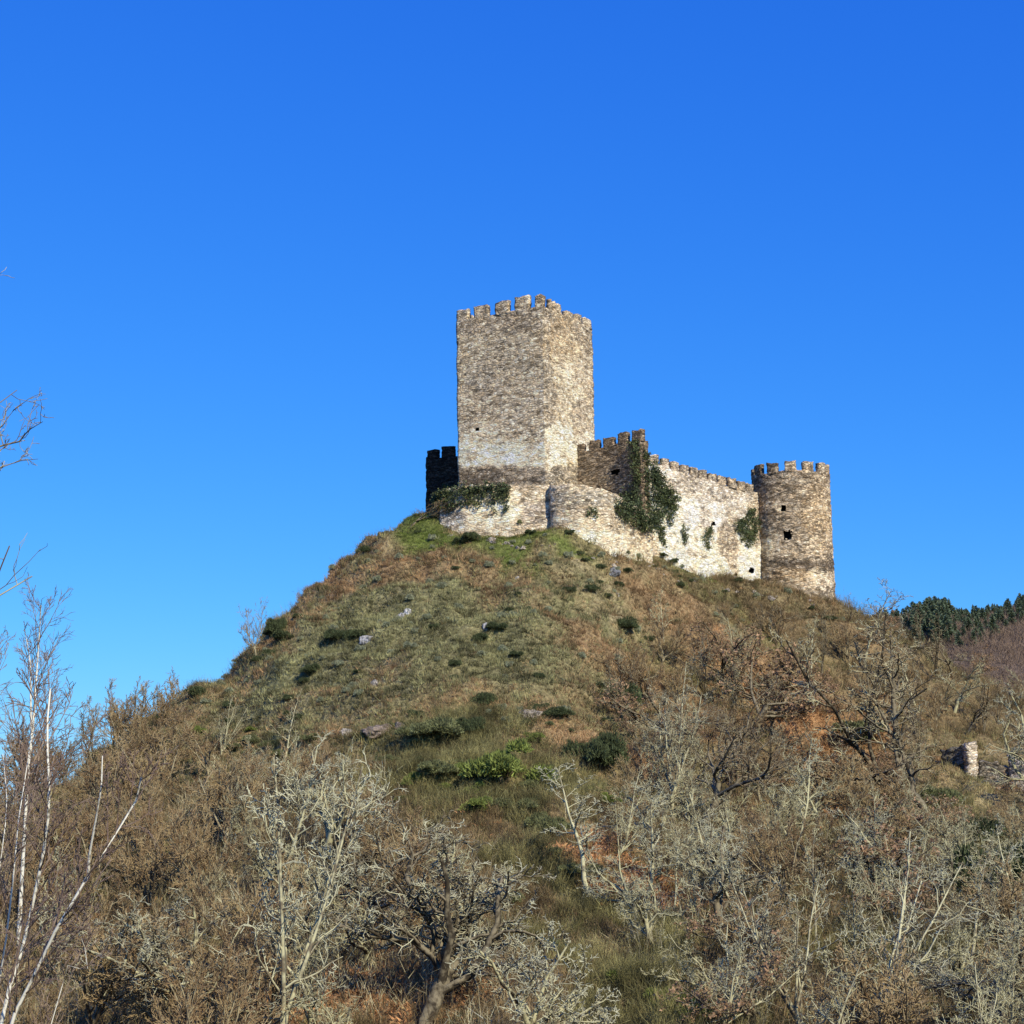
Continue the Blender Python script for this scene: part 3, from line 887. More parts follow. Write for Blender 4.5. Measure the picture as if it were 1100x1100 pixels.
# ================================================================== ivy
def grow_ivy(poly, n, label, depth=0.35, size=0.12, base=(0.085, 0.108, 0.052), seed=0, group=None):
    size *= 0.72; n = int(n * 1.5)
    r = np.random.RandomState(seed)
    C = np.concatenate([a for a, b in IVYSRC]); Nn = np.concatenate([b for a, b in IVYSRC])
    q = proj(C)
    q = q + np.stack([(fbm(C, 1.2, 5) - .5) * 12, (fbm(C, 1.2, 8) - .5) * 12], -1)
    facing = (Nn * -C).sum(1) > 0
    sel = np.where(in_poly(q, poly) & facing)[0]
    # keep only the front surface in each column
    d = C[sel, 1]
    if len(sel) == 0: return
    qs = proj(C[sel])
    key = (qs[:, 0] // 4).astype(int) * 1000 + (qs[:, 1] // 4).astype(int)
    mind = {}
    for k, v in zip(key, d):
        if k not in mind or v < mind[k]: mind[k] = v
    sel = sel[np.array([v < mind[k] + 1.6 for k, v in zip(key, d)])]
    w_ = 0.22 + np.clip(fbm(C[sel], 0.9, 15, 3) - 0.34, 0, 1) ** 1.3 * 4
    w_ /= w_.sum()
    pk = sel[r.choice(len(sel), n, p=w_)]
    lump = fbm(C[pk], 1.3, 23, 2)
    pos = C[pk] + Nn[pk] * (r.rand(n, 1) * depth * (0.2 + 1.6 * lump[:, None])) + r.randn(n, 3) * 0.09
    org = pos.mean(0)
    d1 = r.randn(n, 3) * 0.6 + Nn[pk] * 0.5 + np.array([0, 0, -0.35])
    d1 /= np.linalg.norm(d1, axis=1, keepdims=True)
    ln = size * (0.7 + 0.8 * r.rand(n, 1))
    col = np.array(base) * (0.55 + 1.3 * r.rand(n, 1) ** 1.6) * (0.7 + 0.6 * lump[:, None])
    col = col * np.array([1, 1, 1]) + (r.rand(n, 1) < 0.14) * np.array([0.09, 0.085, 0.02]) + sstep(fbm(C[pk], 0.8, 44, 2), .5, .7)[:, None] * np.array([0.05, 0.045, 0.012])
    V, f, c = blades(pos - org, pos + d1 * ln - org, ln[:, 0] * 1.3, col, r, 1.1)
    o = mk_obj('ivy', mk_mesh('ivy', V, [f], M_leaf, c), None, tuple(org))
    tag(o, label, 'ivy', group)
grow_ivy([(466, 547), (467, 530), (478, 523), (500, 519), (547, 519), (548, 538), (544, 549), (539, 541), (534, 538), (530, 547), (524, 541), (514, 546), (500, 541), (482, 547)], 4000,
         'dark ivy mat hanging over the low wall at the keep\'s left foot', 0.4, 0.16, seed=1)
grow_ivy([(679, 462), (692, 461), (697, 478), (703, 500), (712, 518), (723, 535), (723, 553), (717, 562), (712, 548), (706, 570), (690, 572), (675, 563), (660, 550), (660, 535), (676, 530), (683, 510), (680, 490)], 8500,
         'tall ivy mass climbing the corner where brown and white walls meet', 0.75, 0.17, seed=2)
grow_ivy([(785, 560), (797, 556), (806, 544), (813, 560), (812, 576), (803, 590), (795, 580)], 2200, 'heart-shaped ivy clump on the white wall beside the round tower', 0.5, 0.16, seed=3)
grow_ivy([(731, 562), (739, 564), (738, 580), (734, 584), (731, 576)], 380, 'small ivy strip on the white wall, nearest the ivy corner', 0.25, 0.15, seed=4)
grow_ivy([(755, 572), (763, 564), (765, 582), (761, 591), (756, 584)], 480, 'small ivy tuft halfway along the white wall', 0.3, 0.15, seed=5)
grow_ivy([(708, 568), (713, 566), (714, 582), (711, 588), (708, 580)], 320, 'thin ivy tail hanging below the big ivy mass', 0.25, 0.15, seed=6)
grow_ivy([(628, 545), (640, 545), (640, 556), (630, 556)], 200, 'sparse green weeds rooted in the rounded bastion face', 0.25, 0.14, base=(0.09, 0.12, 0.05), seed=7)

# ================================================================== trees
def limbpts(start, d, L, n, gnarl, trop, r):
    pts = [start]
    d = d / (np.linalg.norm(d) + 1e-9)
    st = L / (n - 1)
    for i in range(n - 1):
        d = d + r.randn(3) * gnarl + np.array([0, 0, trop])
        d /= np.linalg.norm(d)
        pts.append(pts[-1] + d * st * (0.8 + 0.4 * r.rand()))
    return np.array(pts)

def tubes(lines, sides):
    """lines: list of (pts, r0, r1); all tapering"""
    groups = {}
    for p, r0, r1 in lines:
        groups.setdefault(len(p), []).append((p, r0, r1))
    VV, FF, off = [], [], 0
    for n, g in groups.items():
        Pn = np.array([x[0] for x in g])
        r0 = np.array([x[1] for x in g]); r1 = np.array([x[2] for x in g])
        T = np.gradient(Pn, axis=1)
        T /= np.linalg.norm(T, axis=2, keepdims=True) + 1e-9
        ref = np.where(np.abs(T[..., 2:3]) > 0.8, np.array([1.0, 0.1, 0]), np.array([0, 0, 1.0]))
        A = np.cross(T, ref); A /= np.linalg.norm(A, axis=2, keepdims=True) + 1e-9
        B = np.cross(T, A)
        fr = np.linspace(0, 1, n)
        rad = r0[:, None] + (r1 - r0)[:, None] * fr[None]
        rad = rad * (1 + 0.18 * (np.random.RandomState(n).rand(*rad.shape) - 0.5))
        a = np.arange(sides) * 2 * math.pi / sides
        ring = Pn[:, :, None] + rad[:, :, None, None] * (np.cos(a)[None, None, :, None] * A[:, :, None] + np.sin(a)[None, None, :, None] * B[:, :, None])
        m_ = len(g)
        idx = np.arange(m_ * n * sides).reshape(m_, n, sides) + off
        j = (np.arange(sides) + 1) % sides
        f = np.stack([idx[:, :-1], idx[:, :-1][:, :, j], idx[:, 1:][:, :, j], idx[:, 1:]], -1).reshape(-1, 4)
        VV.append(ring.reshape(-1, 3)); FF.append(f)
        off += m_ * n * sides
    return np.concatenate(VV), np.concatenate(FF)

KINDS = {
    # trunk fraction, radius, per level: (children, length ratio, angle, gnarl, tropism)
    'oak': dict(h=8.0, tf=0.34, rad=0.2, tg=0.16, lev=[(6, 0.62, 48, 0.26, 0.05), (7, 0.52, 50, 0.32, 0.05), (7, 0.48, 52, 0.35, 0.05), (6, 0.5, 50, 0.35, 0.04)], tm='oak'),
    'thin': dict(h=8.0, tf=0.8, rad=0.08, tg=0.09, lev=[(15, 0.24, 50, 0.22, 0.10), (6, 0.5, 48, 0.3, 0.05), (6, 0.5, 50, 0.35, 0.05)], tm='thin'),
    'multi': dict(h=8.0, tf=0.12, rad=0.115, tg=0.1, lev=[(6, 0.85, 20, 0.09, 0.10), (9, 0.34, 46, 0.24, 0.10), (6, 0.5, 50, 0.32, 0.05), (5, 0.5, 50, 0.3, 0.05)], tm='thin'),
    'brown': dict(h=6.5, tf=0.22, rad=0.11, tg=0.12, lev=[(6, 0.62, 32, 0.14, 0.09), (8, 0.5, 38, 0.18, 0.10), (7, 0.5, 40, 0.2, 0.10), (6, 0.5, 38, 0.2, 0.10)], tm='brown'),
    'leafy': dict(h=7.0, tf=0.3, rad=0.17, tg=0.16, lev=[(6, 0.6, 46, 0.24, 0.05), (7, 0.52, 48, 0.28, 0.05), (6, 0.5, 50, 0.3, 0.04), (5, 0.5, 50, 0.3, 0.02)], tm='leafy'),
    'birch': dict(h=10.0, tf=0.92, rad=0.11, tg=0.035, lev=[(16, 0.22, 36, 0.07, 0.08), (6, 0.5, 34, 0.12, 0.03), (5, 0.55, 34, 0.15, -0.02)], tm='birch'),
    'dark': dict(h=8.0, tf=0.34, rad=0.2, tg=0.16, lev=[(5, 0.66, 40, 0.24, 0.07), (6, 0.5, 48, 0.3, 0.05), (6, 0.48, 50, 0.33, 0.05), (5, 0.5, 50, 0.33, 0.04)], tm='mixed'),
    'darkthin': dict(h=8.0, tf=0.85, rad=0.12, tg=0.06, lev=[(15, 0.26, 50, 0.22, 0.10), (6, 0.5, 48, 0.3, 0.05), (6, 0.5, 50, 0.35, 0.05)], tm='mixed'),
    'oakdark': dict(h=8.0, tf=0.34, rad=0.24, tg=0.16, lev=[(6, 0.62, 48, 0.26, 0.05), (7, 0.52, 50, 0.32, 0.05), (7, 0.48, 52, 0.35, 0.05), (6, 0.5, 50, 0.35, 0.04)], tm='darklich'),
    'darkfork': dict(h=8.0, tf=0.2, rad=0.17, tg=0.1, lev=[(3, 0.85, 20, 0.12, 0.10), (8, 0.34, 48, 0.26, 0.08), (6, 0.5, 50, 0.32, 0.05), (5, 0.5, 50, 0.3, 0.05)], tm='mixed'),
}
TM = {'darklich': (M_dark, M_oaktwig), 'mixed': (M_dark, M_mixtwig), 'oak': (M_oak, M_oaktwig), 'thin': (M_thin, M_oaktwig), 'brown': (M_brown, M_browntwig), 'leafy': (M_dark, M_browntwig), 'birch': (M_birch, M_birchtwig)}
CW = [(0.055, 0.03), (0.05, 0.025)]

def grow(kind, seed, trunk=None, rad=None, tw=1.0, leaf=None, dens=1.0, lowest=0.3):
    """returns list of levels of lines and leaf arrays; trunk may be given as a list of explicit polylines"""
    K = KINDS[kind]
    r = np.random.RandomState(seed)
    h = K['h']
    levels = []
    rad = rad or K['rad']
    if trunk is None:
        L = h * K['tf']
        n = 7
        p = limbpts(np.zeros(3) - np.array([0, 0, 0.4]), np.array([r.randn() * .12, r.randn() * .12, 1.0]), L + 0.4, n, K['tg'], 0.06, r)
        end = rad * (0.7 if K['tf'] < 0.5 else 0.16)
        parents = [(p, rad * 1.15, end, h if K['tf'] < 0.5 else h)]
    else:
        parents = [(np.array(p, float), r0, r1, float(np.linalg.norm(np.diff(p, axis=0), axis=1).sum())) for p, r0, r1 in trunk]
    levels.append([(p, a, b) for p, a, b, _ in parents])
    for li, (nc, lr, angd, gn, tp) in enumerate(K['lev']):
        out, last = [], li == len(K['lev']) - 1
        for (p, r0, r1, L) in parents:
            cnt = max(1, int(nc * dens * (0.8 + 0.4 * r.rand()))) if not (trunk is not None and li == 0) else max(3, int(nc * L / h))
            for c in range(cnt):
                if li == 0 and K['tf'] < 0.5 and trunk is None:
                    f = 0.55 + 0.45 * (c + r.rand()) / cnt
                else:
                    lo_ = lowest if li == 0 else 0.15
                    f = lo_ + (1 - lo_) * (c + r.rand()) / cnt
                f = min(f, 0.999)
                x = f * (len(p) - 1)
                i = int(x)
                st = p[i] + (p[i + 1] - p[i]) * (x - i)
                t = p[i + 1] - p[i]
                t /= np.linalg.norm(t) + 1e-9
                k = r.randn(3)
                k -= t * (k @ t)
                k /= np.linalg.norm(k) + 1e-9
                an = R(angd * (0.65 + 0.7 * r.rand()))
                d = t * math.cos(an) + k * math.sin(an)
                if li < 2 and d[2] < -0.15: d[2] *= -0.5
                ll = L * lr * (1.05 - 0.5 * f if (li > 0 or K['tf'] > 0.5) else 0.9) * (0.65 + 0.6 * r.rand())
                if li == 0 and K['tf'] < 0.5 and trunk is None: ll *= 1.0
                rr = (r0 + (r1 - r0) * f) * (0.62 if li else 0.66)
                rr = max(rr, 0.013 * tw)
                n = 6 if li < 2 else (5 if not last else 4)
                q = limbpts(st, d, ll, n, gn, tp, r)
                out.append((q, rr, max(rr * 0.35, 0.008 * tw), ll))
        levels.append([(p, a, b) for p, a, b, _ in out])
        parents = out
    return levels, [x[0] for x in parents]

def leaves_on(tips, n, r, size, base, var=0.35):
    T = np.array([t[r.randint(1, len(t))] for t in (tips[i] for i in r.randint(0, len(tips), n))])
    T = T + r.randn(n, 3) * 0.10
    d = r.randn(n, 3); d[:, 2] -= 0.4
    d /= np.linalg.norm(d, axis=1, keepdims=True)
    ln = size * (0.6 + 0.8 * r.rand(n, 1))
    col = np.array(base) * (1 - var + 2 * var * r.rand(n, 1))
    return blades(T, T + d * ln, ln[:, 0] * 0.9, col, r, 1.0)

PROTO = {}
def proto(kind, seed, leaf=0, tw=1.0, **kw):
    key = (kind, seed, leaf, tw, tuple(sorted((k, str(v)) for k, v in kw.items())))
    if key in PROTO: return PROTO[key]
    hero_lichen = kw.pop('lich', False)
    lv, tips = grow(kind, seed, tw=tw, **kw)
    mt, mw = TM[KINDS[kind]['tm']]
    if hero_lichen: mw = M_herotwig
    main = lv[0] + lv[1]
    if KINDS[kind]['tf'] < 0.5 and len(lv) > 3: main = main + lv[2]
    rest = [x for l in lv[(3 if KINDS[kind]['tf'] < 0.5 and len(lv) > 3 else 2):] for x in l]
    V, f = tubes(main, 5)
    me_t = mk_mesh('trunk', V, [f], mt, None, True)
    V, f = tubes(rest, 3)
    me_c = mk_mesh('crown', V, [f], mw)
    me_l = None
    if leaf:
        r = np.random.RandomState(seed + 5)
        V, f, c = leaves_on(tips, leaf, r, 0.15, (0.40, 0.25, 0.14))
        me_l = mk_mesh('dead_leaves', V, [f], M_veg, c)
    H = max(float(np.max([p[:, 2].max() for p, _, _ in rest])), 1)
    PROTO[key] = (me_t, me_c, me_l, H)
    return PROTO[key]

def put_tree(name, pr, loc, height, rz, label, group=None, cat='tree', wide=1.0, lean=(0, 0)):
    o = thing(name, loc, label, cat, group)
    s = height / pr[3]
    o.scale = (s * wide, s * wide, s)
    o.rotation_euler = (lean[0], lean[1], rz)
    mk_obj('trunk', pr[0], o)
    mk_obj('crown', pr[1], o)
    if pr[2]: mk_obj('dead_leaves', pr[2], o)
    return o

def hero(kind, seed, bx, by, ty, label, rz=0, leaf=0, wide=1.0, name='bare_tree', lean=(0, 0), tw=1.3, **kw):
    b = hit(bx, by)
    h = (by - ty) * b[1] / F
    if kind in ('oak', 'thin', 'multi', 'oakdark'): kw['lich'] = True; tw = tw * 0.85
    pr = proto(kind, seed, leaf, tw, **kw)
    return put_tree(name, pr, b, h, rz, label, wide=wide, lean=lean)

HEROES = [
    # kind, seed, base x, base y, top y, label, extras
    ('multi', 1, 292, 1150, 815, 'tall many-stemmed tree crusted with pale lichen, left of the dark-limbed oak', dict(wide=0.85)),
    ('oakdark', 2, 452, 1120, 872, 'big spreading oak with black limbs and lichen-white twigs, low in the centre', dict(wide=1.15, tw=1.6, dens=1.25)),
    ('oak', 3, 535, 1190, 1000, 'lichen-covered oak crown just right below the big dark-limbed oak', dict(wide=1.0, tw=1.6, dens=1.2)),
    ('oakdark', 4, 385, 1010, 890, 'smaller lichened oak behind the left shoulder of the big oak', dict(wide=1.1, tw=1.4)),
    ('thin', 5, 300, 960, 790, 'upright pale tree rising against the green slope left of centre', dict(wide=1.3)),
    ('oak', 6, 245, 905, 812, 'small crooked tree with one lichen-white arm raised to the left', dict(wide=1.2)),
    ('oak', 7, 350, 930, 805, 'pale spindly oak between the green slope and the many-stemmed tree', dict(wide=1.1)),
    ('thin', 8, 635, 965, 822, 'slender pale tree beside the diagonal green broom strip', dict(wide=1.5)),
    ('thin', 9, 693, 980, 838, 'slim lichened tree with forked top right of the broom strip', dict(wide=1.6)),
    ('multi', 10, 722, 870, 690, 'grey-white forked tree on the slope below the ivy corner', dict(wide=0.9)),
    ('dark', 11, 748, 900, 745, 'angular grey tree leaning left above the rust-coloured leaf litter', dict(wide=1.1)),
    ('leafy', 12, 812, 800, 680, 'dark gnarled oak still holding brown leaves, below the white wall', dict(leaf=900, wide=1.3)),
    ('leafy', 13, 775, 740, 660, 'small brown-leaved oak high on the slope under the curtain wall', dict(leaf=600, wide=1.2)),
    ('leafy', 14, 868, 790, 690, 'rusty-leaved oak to the left of the black shaded hollow', dict(leaf=1500, wide=1.3)),
    ('darkthin', 15, 971, 884, 672, 'straight tall grey trunk standing right of the black shaded hollow', dict(wide=1.3, tw=1.4)),
    ('darkfork', 16, 948, 880, 655, 'dark-barked tree with trunk forking left over the shaded hollow', dict(wide=1.0)),
    ('dark', 17, 1000, 885, 715, 'broad oak with twisting black limbs left of the small ruin', dict(wide=1.35, tw=1.4)),
    ('oak', 18, 1108, 890, 735, 'lichen-hung oak arching over the small ruined walls', dict(wide=1.2, tw=1.4)),
    ('thin', 19, 928, 720, 622, 'bare spiky tree topping the skyline right of the round tower', dict(wide=1.5)),
    ('thin', 20, 985, 760, 660, 'thin bare tree reaching toward the dark conifers', dict(wide=1.3)),
    ('thin', 21, 850, 870, 782, 'short broken pale trunk on the litter slope', dict(wide=1.2)),
    ('thin', 22, 858, 920, 790, 'pale leaning trunk left of the shaded hollow\'s foot', dict(wide=1.2, lean=(0, -0.12))),
    ('multi', 23, 930, 1120, 905, 'clump of upright pale stems with lichened tops, low right', dict(wide=1.2, tw=1.4)),
    ('multi', 24, 855, 1110, 920, 'many-stemmed pale tree left of the low right clump', dict(wide=1.1, tw=1.4)),
    ('thin', 25, 1022, 1060, 975, 'single yellowish lichened pole right of the low right clump', dict(wide=1.1, tw=1.4)),
    ('oakdark', 26, 1075, 1130, 965, 'lichened oak cut by the lower right corner', dict(wide=1.2, tw=1.4)),
    ('oak', 27, 690, 1000, 905, 'low tangled lichened oak beside the rust leaf litter', dict(wide=1.3, tw=1.4)),
    ('oakdark', 28, 780, 1010, 868, 'wide pale-green lichened oak in the middle right thicket', dict(wide=1.2, tw=1.4)),
    ('multi', 29, 770, 1120, 985, 'spindly lichened clump beside the lowest green broom', dict(wide=1.1, tw=1.4)),
    ('oak', 30, 190, 1120, 960, 'grey twiggy oak between the white birches and many-stemmed tree', dict(wide=1.1, tw=1.3)),
    ('oak', 31, 965, 980, 870, 'lichen-white oak crown over the dark evergreens, right', dict(wide=1.2, tw=1.4)),
    ('thin', 32, 1097, 1010, 880, 'pale bent tree at the right edge in front of evergreens', dict(wide=1.4, tw=1.4)),
    ('leafy', 33, 675, 745, 700, 'low dark thorn bush-like tree in shade on the open slope', dict(wide=1.6)),
    ('brown', 34, 276, 706, 640, 'feathery leafless sapling on the left skyline of the hill', dict(wide=0.7, tw=0.9)),
    ('brown', 35, 324, 662, 628, 'tiny leafless sapling higher on the left skyline', dict(wide=0.6, tw=0.8)),
    ('brown', 36, 170, 790, 716, 'dark bare tree poking above the left skyline thicket', dict(wide=1.0, tw=1.2)),
    ('brown', 37, 133, 815, 728, 'rounded leafless tree on the left skyline beside the birches', dict(wide=1.1, tw=1.2)),
    ('brown', 38, 104, 835, 748, 'low leafless tree against the sky nearest the birches', dict(wide=1.1, tw=1.2)),
    ('brown', 39, 441, 566, 531, 'small dark leafless shrub at the foot of the shaded wall stub', dict(wide=1.5, tw=1.0)),
]
taken = []
for i, (k, s, bx, by, ty, lab, kw) in enumerate(HEROES):
    o = hero(k, s, bx, by, ty, lab, rz=(s * 2.399) % 6.28, **kw)
    taken.append(tuple(o.location[:2]))

# ---- birches with surveyed stems
def birch_thing(stems, depth, label, seed, rad, dens=1.0, name='birch_tree', kind='birch', tw=1.1, rt=0.25, lowest=0.35):
    dens = dens * 0.8
    """stems: lists of photo points along each stem; they are carried down to the ground"""
    tr = []
    gz = None
    for st in stems:
        pts = [P(x, y, depth + (0.6 * math.sin(i + seed))) for i, (x, y) in enumerate(st['p'])]
        if st.get('ground', True):
            b = pts[0]
            g = float(terr(b[0], b[1]))
            if b[2] > g:
                k = pts[0] - pts[1]
                k = k / max(1e-6, abs(k[2]))
                e = b + np.array([k[0] * 0.35 * (b[2] - g), 0, -(b[2] - g) - 0.3])
                nseg = 4
                pts = [e + (b - e) * (i / nseg) for i in range(nseg)] + pts
        # resample to 14 points
        pts = np.array(pts)
        s = np.concatenate([[0], np.cumsum(np.linalg.norm(np.diff(pts, axis=0), axis=1))])
        t = np.linspace(0, s[-1], 16)
        pts = np.stack([np.interp(t, s, pts[:, i]) for i in range(3)], -1)
        ra = st.get('r', rad)
        tr.append((pts, ra, ra * rt))
    org = np.array(tr[0][0][0])
    org[2] = float(terr(org[0], org[1]))
    tr = [(p - org, a, b) for p, a, b in tr]
    lv, tips = grow(kind, seed, trunk=tr, tw=tw, dens=dens, lowest=lowest)
    mt, mw = TM[KINDS[kind]['tm']]
    o = thing(name, org, label, 'tree')
    V, f = tubes(lv[0], 7)
    mk_obj('trunk', mk_mesh('trunk', V, [f], mt, None, True), o)
    V, f = tubes([x for l in lv[1:] for x in l], 3)
    mk_obj('crown', mk_mesh('crown', V, [f], mw), o)
    return o

birch_thing([dict(p=[(4, 1078), (22, 1027), (36, 969), (49, 904), (54, 860), (51, 816), (51, 773), (54, 740)])], 52, 'white birch stem rising in an even curve, second from the left edge', 101, 0.075, rt=0.4)
birch_thing([dict(p=[(11, 1098), (36, 1049), (62, 995), (87, 955), (96, 936), (120, 907), (135, 875), (149, 856), (152, 835)], r=0.07),
             dict(p=[(95, 937), (96, 918), (104, 875), (109, 845), (110, 812)], ground=False, r=0.04)], 50, 'forked white birch leaning far to the right over the brown thicket', 102, 0.07, rt=0.4)
birch_thing([dict(p=[(-6, 1085), (8, 1000), (16, 925), (20, 880), (28, 830), (34, 790)])], 55, 'thin white birch stem hugging the left edge of the view', 103, 0.05)
birch_thing([dict(p=[(-4, 960), (4, 900), (8, 868), (6, 840), (3, 810)])], 60, 'short white birch stem half cut by the left edge', 104, 0.045)
birch_thing([dict(p=[(30, 830), (35, 790), (38, 744), (41, 700), (43, 670), (44, 650)], r=0.12), dict(p=[(34, 790), (33, 750), (33, 715), (29, 690), (26, 675)], ground=False, r=0.07)], 88,
            'tall slender birch standing against the sky at the left', 105, 0.11, 1.3, tw=0.9, rt=0.2)
birch_thing([dict(p=[(-30, 830), (-22, 780), (-14, 740), (-10, 700)], r=0.1)], 85, 'leafless birch crown showing at the left edge below the sky', 106, 0.1)
birch_thing([dict(p=[(75, 1030), (95, 1050), (92, 1020), (84, 1000), (78, 985)], r=0.03)], 56, 'short thin white sapling below the forked birch', 107, 0.03)
# near tree outside the left edge whose boughs reach into the sky
birch_thing([dict(p=[(-150, 1000), (-140, 800), (-125, 620), (-120, 480), (-110, 380)], r=0.14),
             dict(p=[(-122, 560), (-60, 500), (0, 479), (22, 474), (29, 463), (46, 453)], ground=False, r=0.045),
             dict(p=[(-122, 600), (-60, 530), (0, 502), (22, 495), (41, 493)], ground=False, r=0.04),
             dict(p=[(-120, 520), (-50, 480), (0, 461), (14, 441), (29, 430)], ground=False, r=0.04)], 34,
            'leafless bough reaching in from the left edge against blue sky', 118, 0.14, 0.6, name='bare_tree', kind='darkthin', tw=0.6, rt=0.12, lowest=0.45)

# ---- the crowd of ordinary thicket trees
CR_ = np.random.RandomState(99)
generic = [
    ('dark', proto('darkfork', 71, 0, 1.2), 'dark-limbed bare oak on the upper right slope', 'dark-limbed bare oaks', 4.5, 7.0),
    ('dark', proto('dark', 72, 0, 1.2), 'dark-limbed bare oak on the upper right slope', 'dark-limbed bare oaks', 4.5, 6.5),
    ('brown', proto('brown', 61, 0, 1.3), 'brown twiggy tree crowded into the thicket below the castle', 'brown leafless thicket trees', 4.0, 6.5),
    ('brown', proto('brown', 62, 0, 1.3), 'brown twiggy tree crowded into the thicket below the castle', 'brown leafless thicket trees', 3.5, 6.0),
    ('brown', proto('brown', 63, 0, 1.3), 'brown twiggy tree crowded into the thicket below the castle', 'brown leafless thicket trees', 3.5, 6.0),
    ('oak', proto('oak', 64, 0, 1.3), 'grey lichened scrub oak crowded into the hillside thicket', 'lichened scrub oaks', 3.5, 6.5),
    ('oak', proto('oak', 65, 0, 1.3), 'grey lichened scrub oak crowded into the hillside thicket', 'lichened scrub oaks', 3.5, 6.0),
    ('thin', proto('thin', 66, 0, 1.3), 'slim pale-stemmed young tree in the hillside thicket', 'slim pale thicket trees', 4.5, 7.5),
    ('multi', proto('multi', 67, 0, 1.3), 'slim pale-stemmed young tree in the hillside thicket', 'slim pale thicket trees', 4.5, 7.0),
    ('leafy', proto('leafy', 68, 750, 1.2), 'scrub oak holding rusty dead leaves on the right-hand slope', 'rusty-leaved scrub oaks', 3.0, 5.0),
    ('leafy', proto('leafy', 69, 1100, 1.2), 'scrub oak holding rusty dead leaves on the right-hand slope', 'rusty-leaved scrub oaks', 3.0, 4.8),
]
cand = scatter(30000, CR_, 58, 190, 60)
CR_.shuffle(cand)
q = proj(cand)
def open_slope(q):
    """the treeless upper slope and the broom strip, as an outline on the hillside"""
    a = in_poly(q, [(0, 700), (0, 600), (440, 500), (900, 560), (905, 672), (850, 668), (760, 672), (700, 690), (665, 740), (660, 800), (700, 850), (650, 880), (600, 870), (600, 900), (650, 975), (740, 1110), (750, 1190), (640, 1190), (600, 1080), (560, 1000), (510, 930), (470, 895), (440, 880), (420, 840), (360, 800), (300, 820), (230, 800), (150, 795)])
    return a
ops = open_slope(q)
STRIP = [(420, 780), (600, 760), (640, 840), (610, 870), (650, 960), (700, 1010), (760, 1100), (640, 1110), (590, 1040), (560, 980), (520, 930), (460, 880), (420, 850)]
placed = []
cnt = dict()
for p, qq, osl in zip(cand, q, ops):
    if osl or len(placed) >= 290: continue
    if p[1] > 178: continue
    x0_ = qq[0]
    mind = 3.3 if p[1] < 120 else (2.9 if x0_ > 620 else 3.8)
    if placed:
        pa = np.array(placed)
        if (np.hypot(pa[:, 0] - p[0], pa[:, 1] - p[1]) < mind).any(): continue
    if any(math.hypot(a - p[0], b - p[1]) < 1.5 for a, b in taken): continue
    x, y = qq
    if in_poly(np.array([[x, y]]), [(1030, 790), (1110, 790), (1110, 865), (1035, 860)])[0]: continue
    if in_poly(np.array([[x, y]]), [(880, 800), (960, 830), (980, 900), (900, 890)])[0] and CR_.rand() < 0.8: continue
    if x > 600 and y < 880:
        w_ = [2, 2, 2, 1.2, 1, 0.8, 0.6, 2.6, 2.6]
    elif x > 600:
        w_ = [1.2, 1.2, 1, 2, 2, 2, 2, 0.5, 0.5]
    elif x < 230:
        w_ = [4, 4, 4, 0.6, 0.4, 0.5, 0.4, 0, 0]
    else:
        w_ = [2.5, 2.5, 2.5, 1.6, 1.6, 1, 1, 0, 0]
    if y < 730 and x > 880: w_ = [3, 3, 3, .3, .3, .6, .2, 1, 1]
    if y > 900 and x > 600: w_ = [1.2, 1.2, 1.0, 1.8, 1.8, 2.4, 2.6, 0.5, 0.5]
    if 370 < x < 580 and y > 1050: continue
    w_ = ([5, 5] if (x > 640 and y < 880) else [0, 0]) + list(w_)
    w_ = np.array(w_) / sum(w_)
    g = generic[CR_.choice(len(generic), p=w_)]
    hh = g[4] + (g[5] - g[4]) * CR_.rand()
    if y < 690: hh *= 0.66
    hp = hh * F / p[1]
    tst = np.array([[x + dx_ * hp, y - fz * hp] for fz in (0.4, 0.65, 0.9) for dx_ in (-0.25, 0, 0.25)])
    if in_poly(tst, STRIP).sum() >= (1 if x > 500 else 3): continue
    if in_poly(tst, [(340, 765), (460, 765), (460, 812), (340, 812)]).sum() >= 2: continue
    if in_poly(tst, [(1010, 790), (1105, 790), (1105, 850), (1015, 850)]).any(): continue
    put_tree('bare_tree', g[1], p - np.array([0, 0, 0.1]), hh, CR_.rand() * 6.28, g[2], g[3], wide=0.85 + 0.4 * CR_.rand(), lean=((CR_.rand() - .5) * .16, (CR_.rand() - .5) * .16))
    placed.append((p[0], p[1]))
print('thicket trees', len(placed))

# ================================================================== green bushes
def bush_mesh(seed, n=2600, base=(0.085, 0.12, 0.03), spiky=1.0, flat=0.75, bl=1.0):
    r = np.random.RandomState(seed)
    nl = 14
    cl = r.randn(nl, 3) * np.array([0.42, 0.42, 0.18]) + np.array([0, 0, 0.45])
    cr = 0.32 + 0.3 * r.rand(nl)
    k = r.randint(0, nl, n)
    d = r.randn(n, 3)
    d /= np.linalg.norm(d, axis=1, keepdims=True)
    d[:, 2] = np.abs(d[:, 2]) * 0.9 - 0.15
    pos = cl[k] + d * (cr[k] * (0.55 + 0.45 * r.rand(n)))[:, None]
    pos[:, 2] = np.maximum(pos[:, 2] * flat, 0.02)
    dd = d + r.randn(n, 3) * 0.45 + np.array([0, 0, 0.5 * spiky])
    dd /= np.linalg.norm(dd, axis=1, keepdims=True)
    ln = (0.12 + 0.16 * r.rand(n, 1)) * bl
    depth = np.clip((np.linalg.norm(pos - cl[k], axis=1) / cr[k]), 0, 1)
    col = np.array(base) * (0.35 + 0.9 * depth[:, None]) * (0.7 + 0.6 * r.rand(n, 1))  # leaves darken toward each lobe's centre, inner shade put into the colour
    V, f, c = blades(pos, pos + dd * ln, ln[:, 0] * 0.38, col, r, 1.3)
    return V, f, c
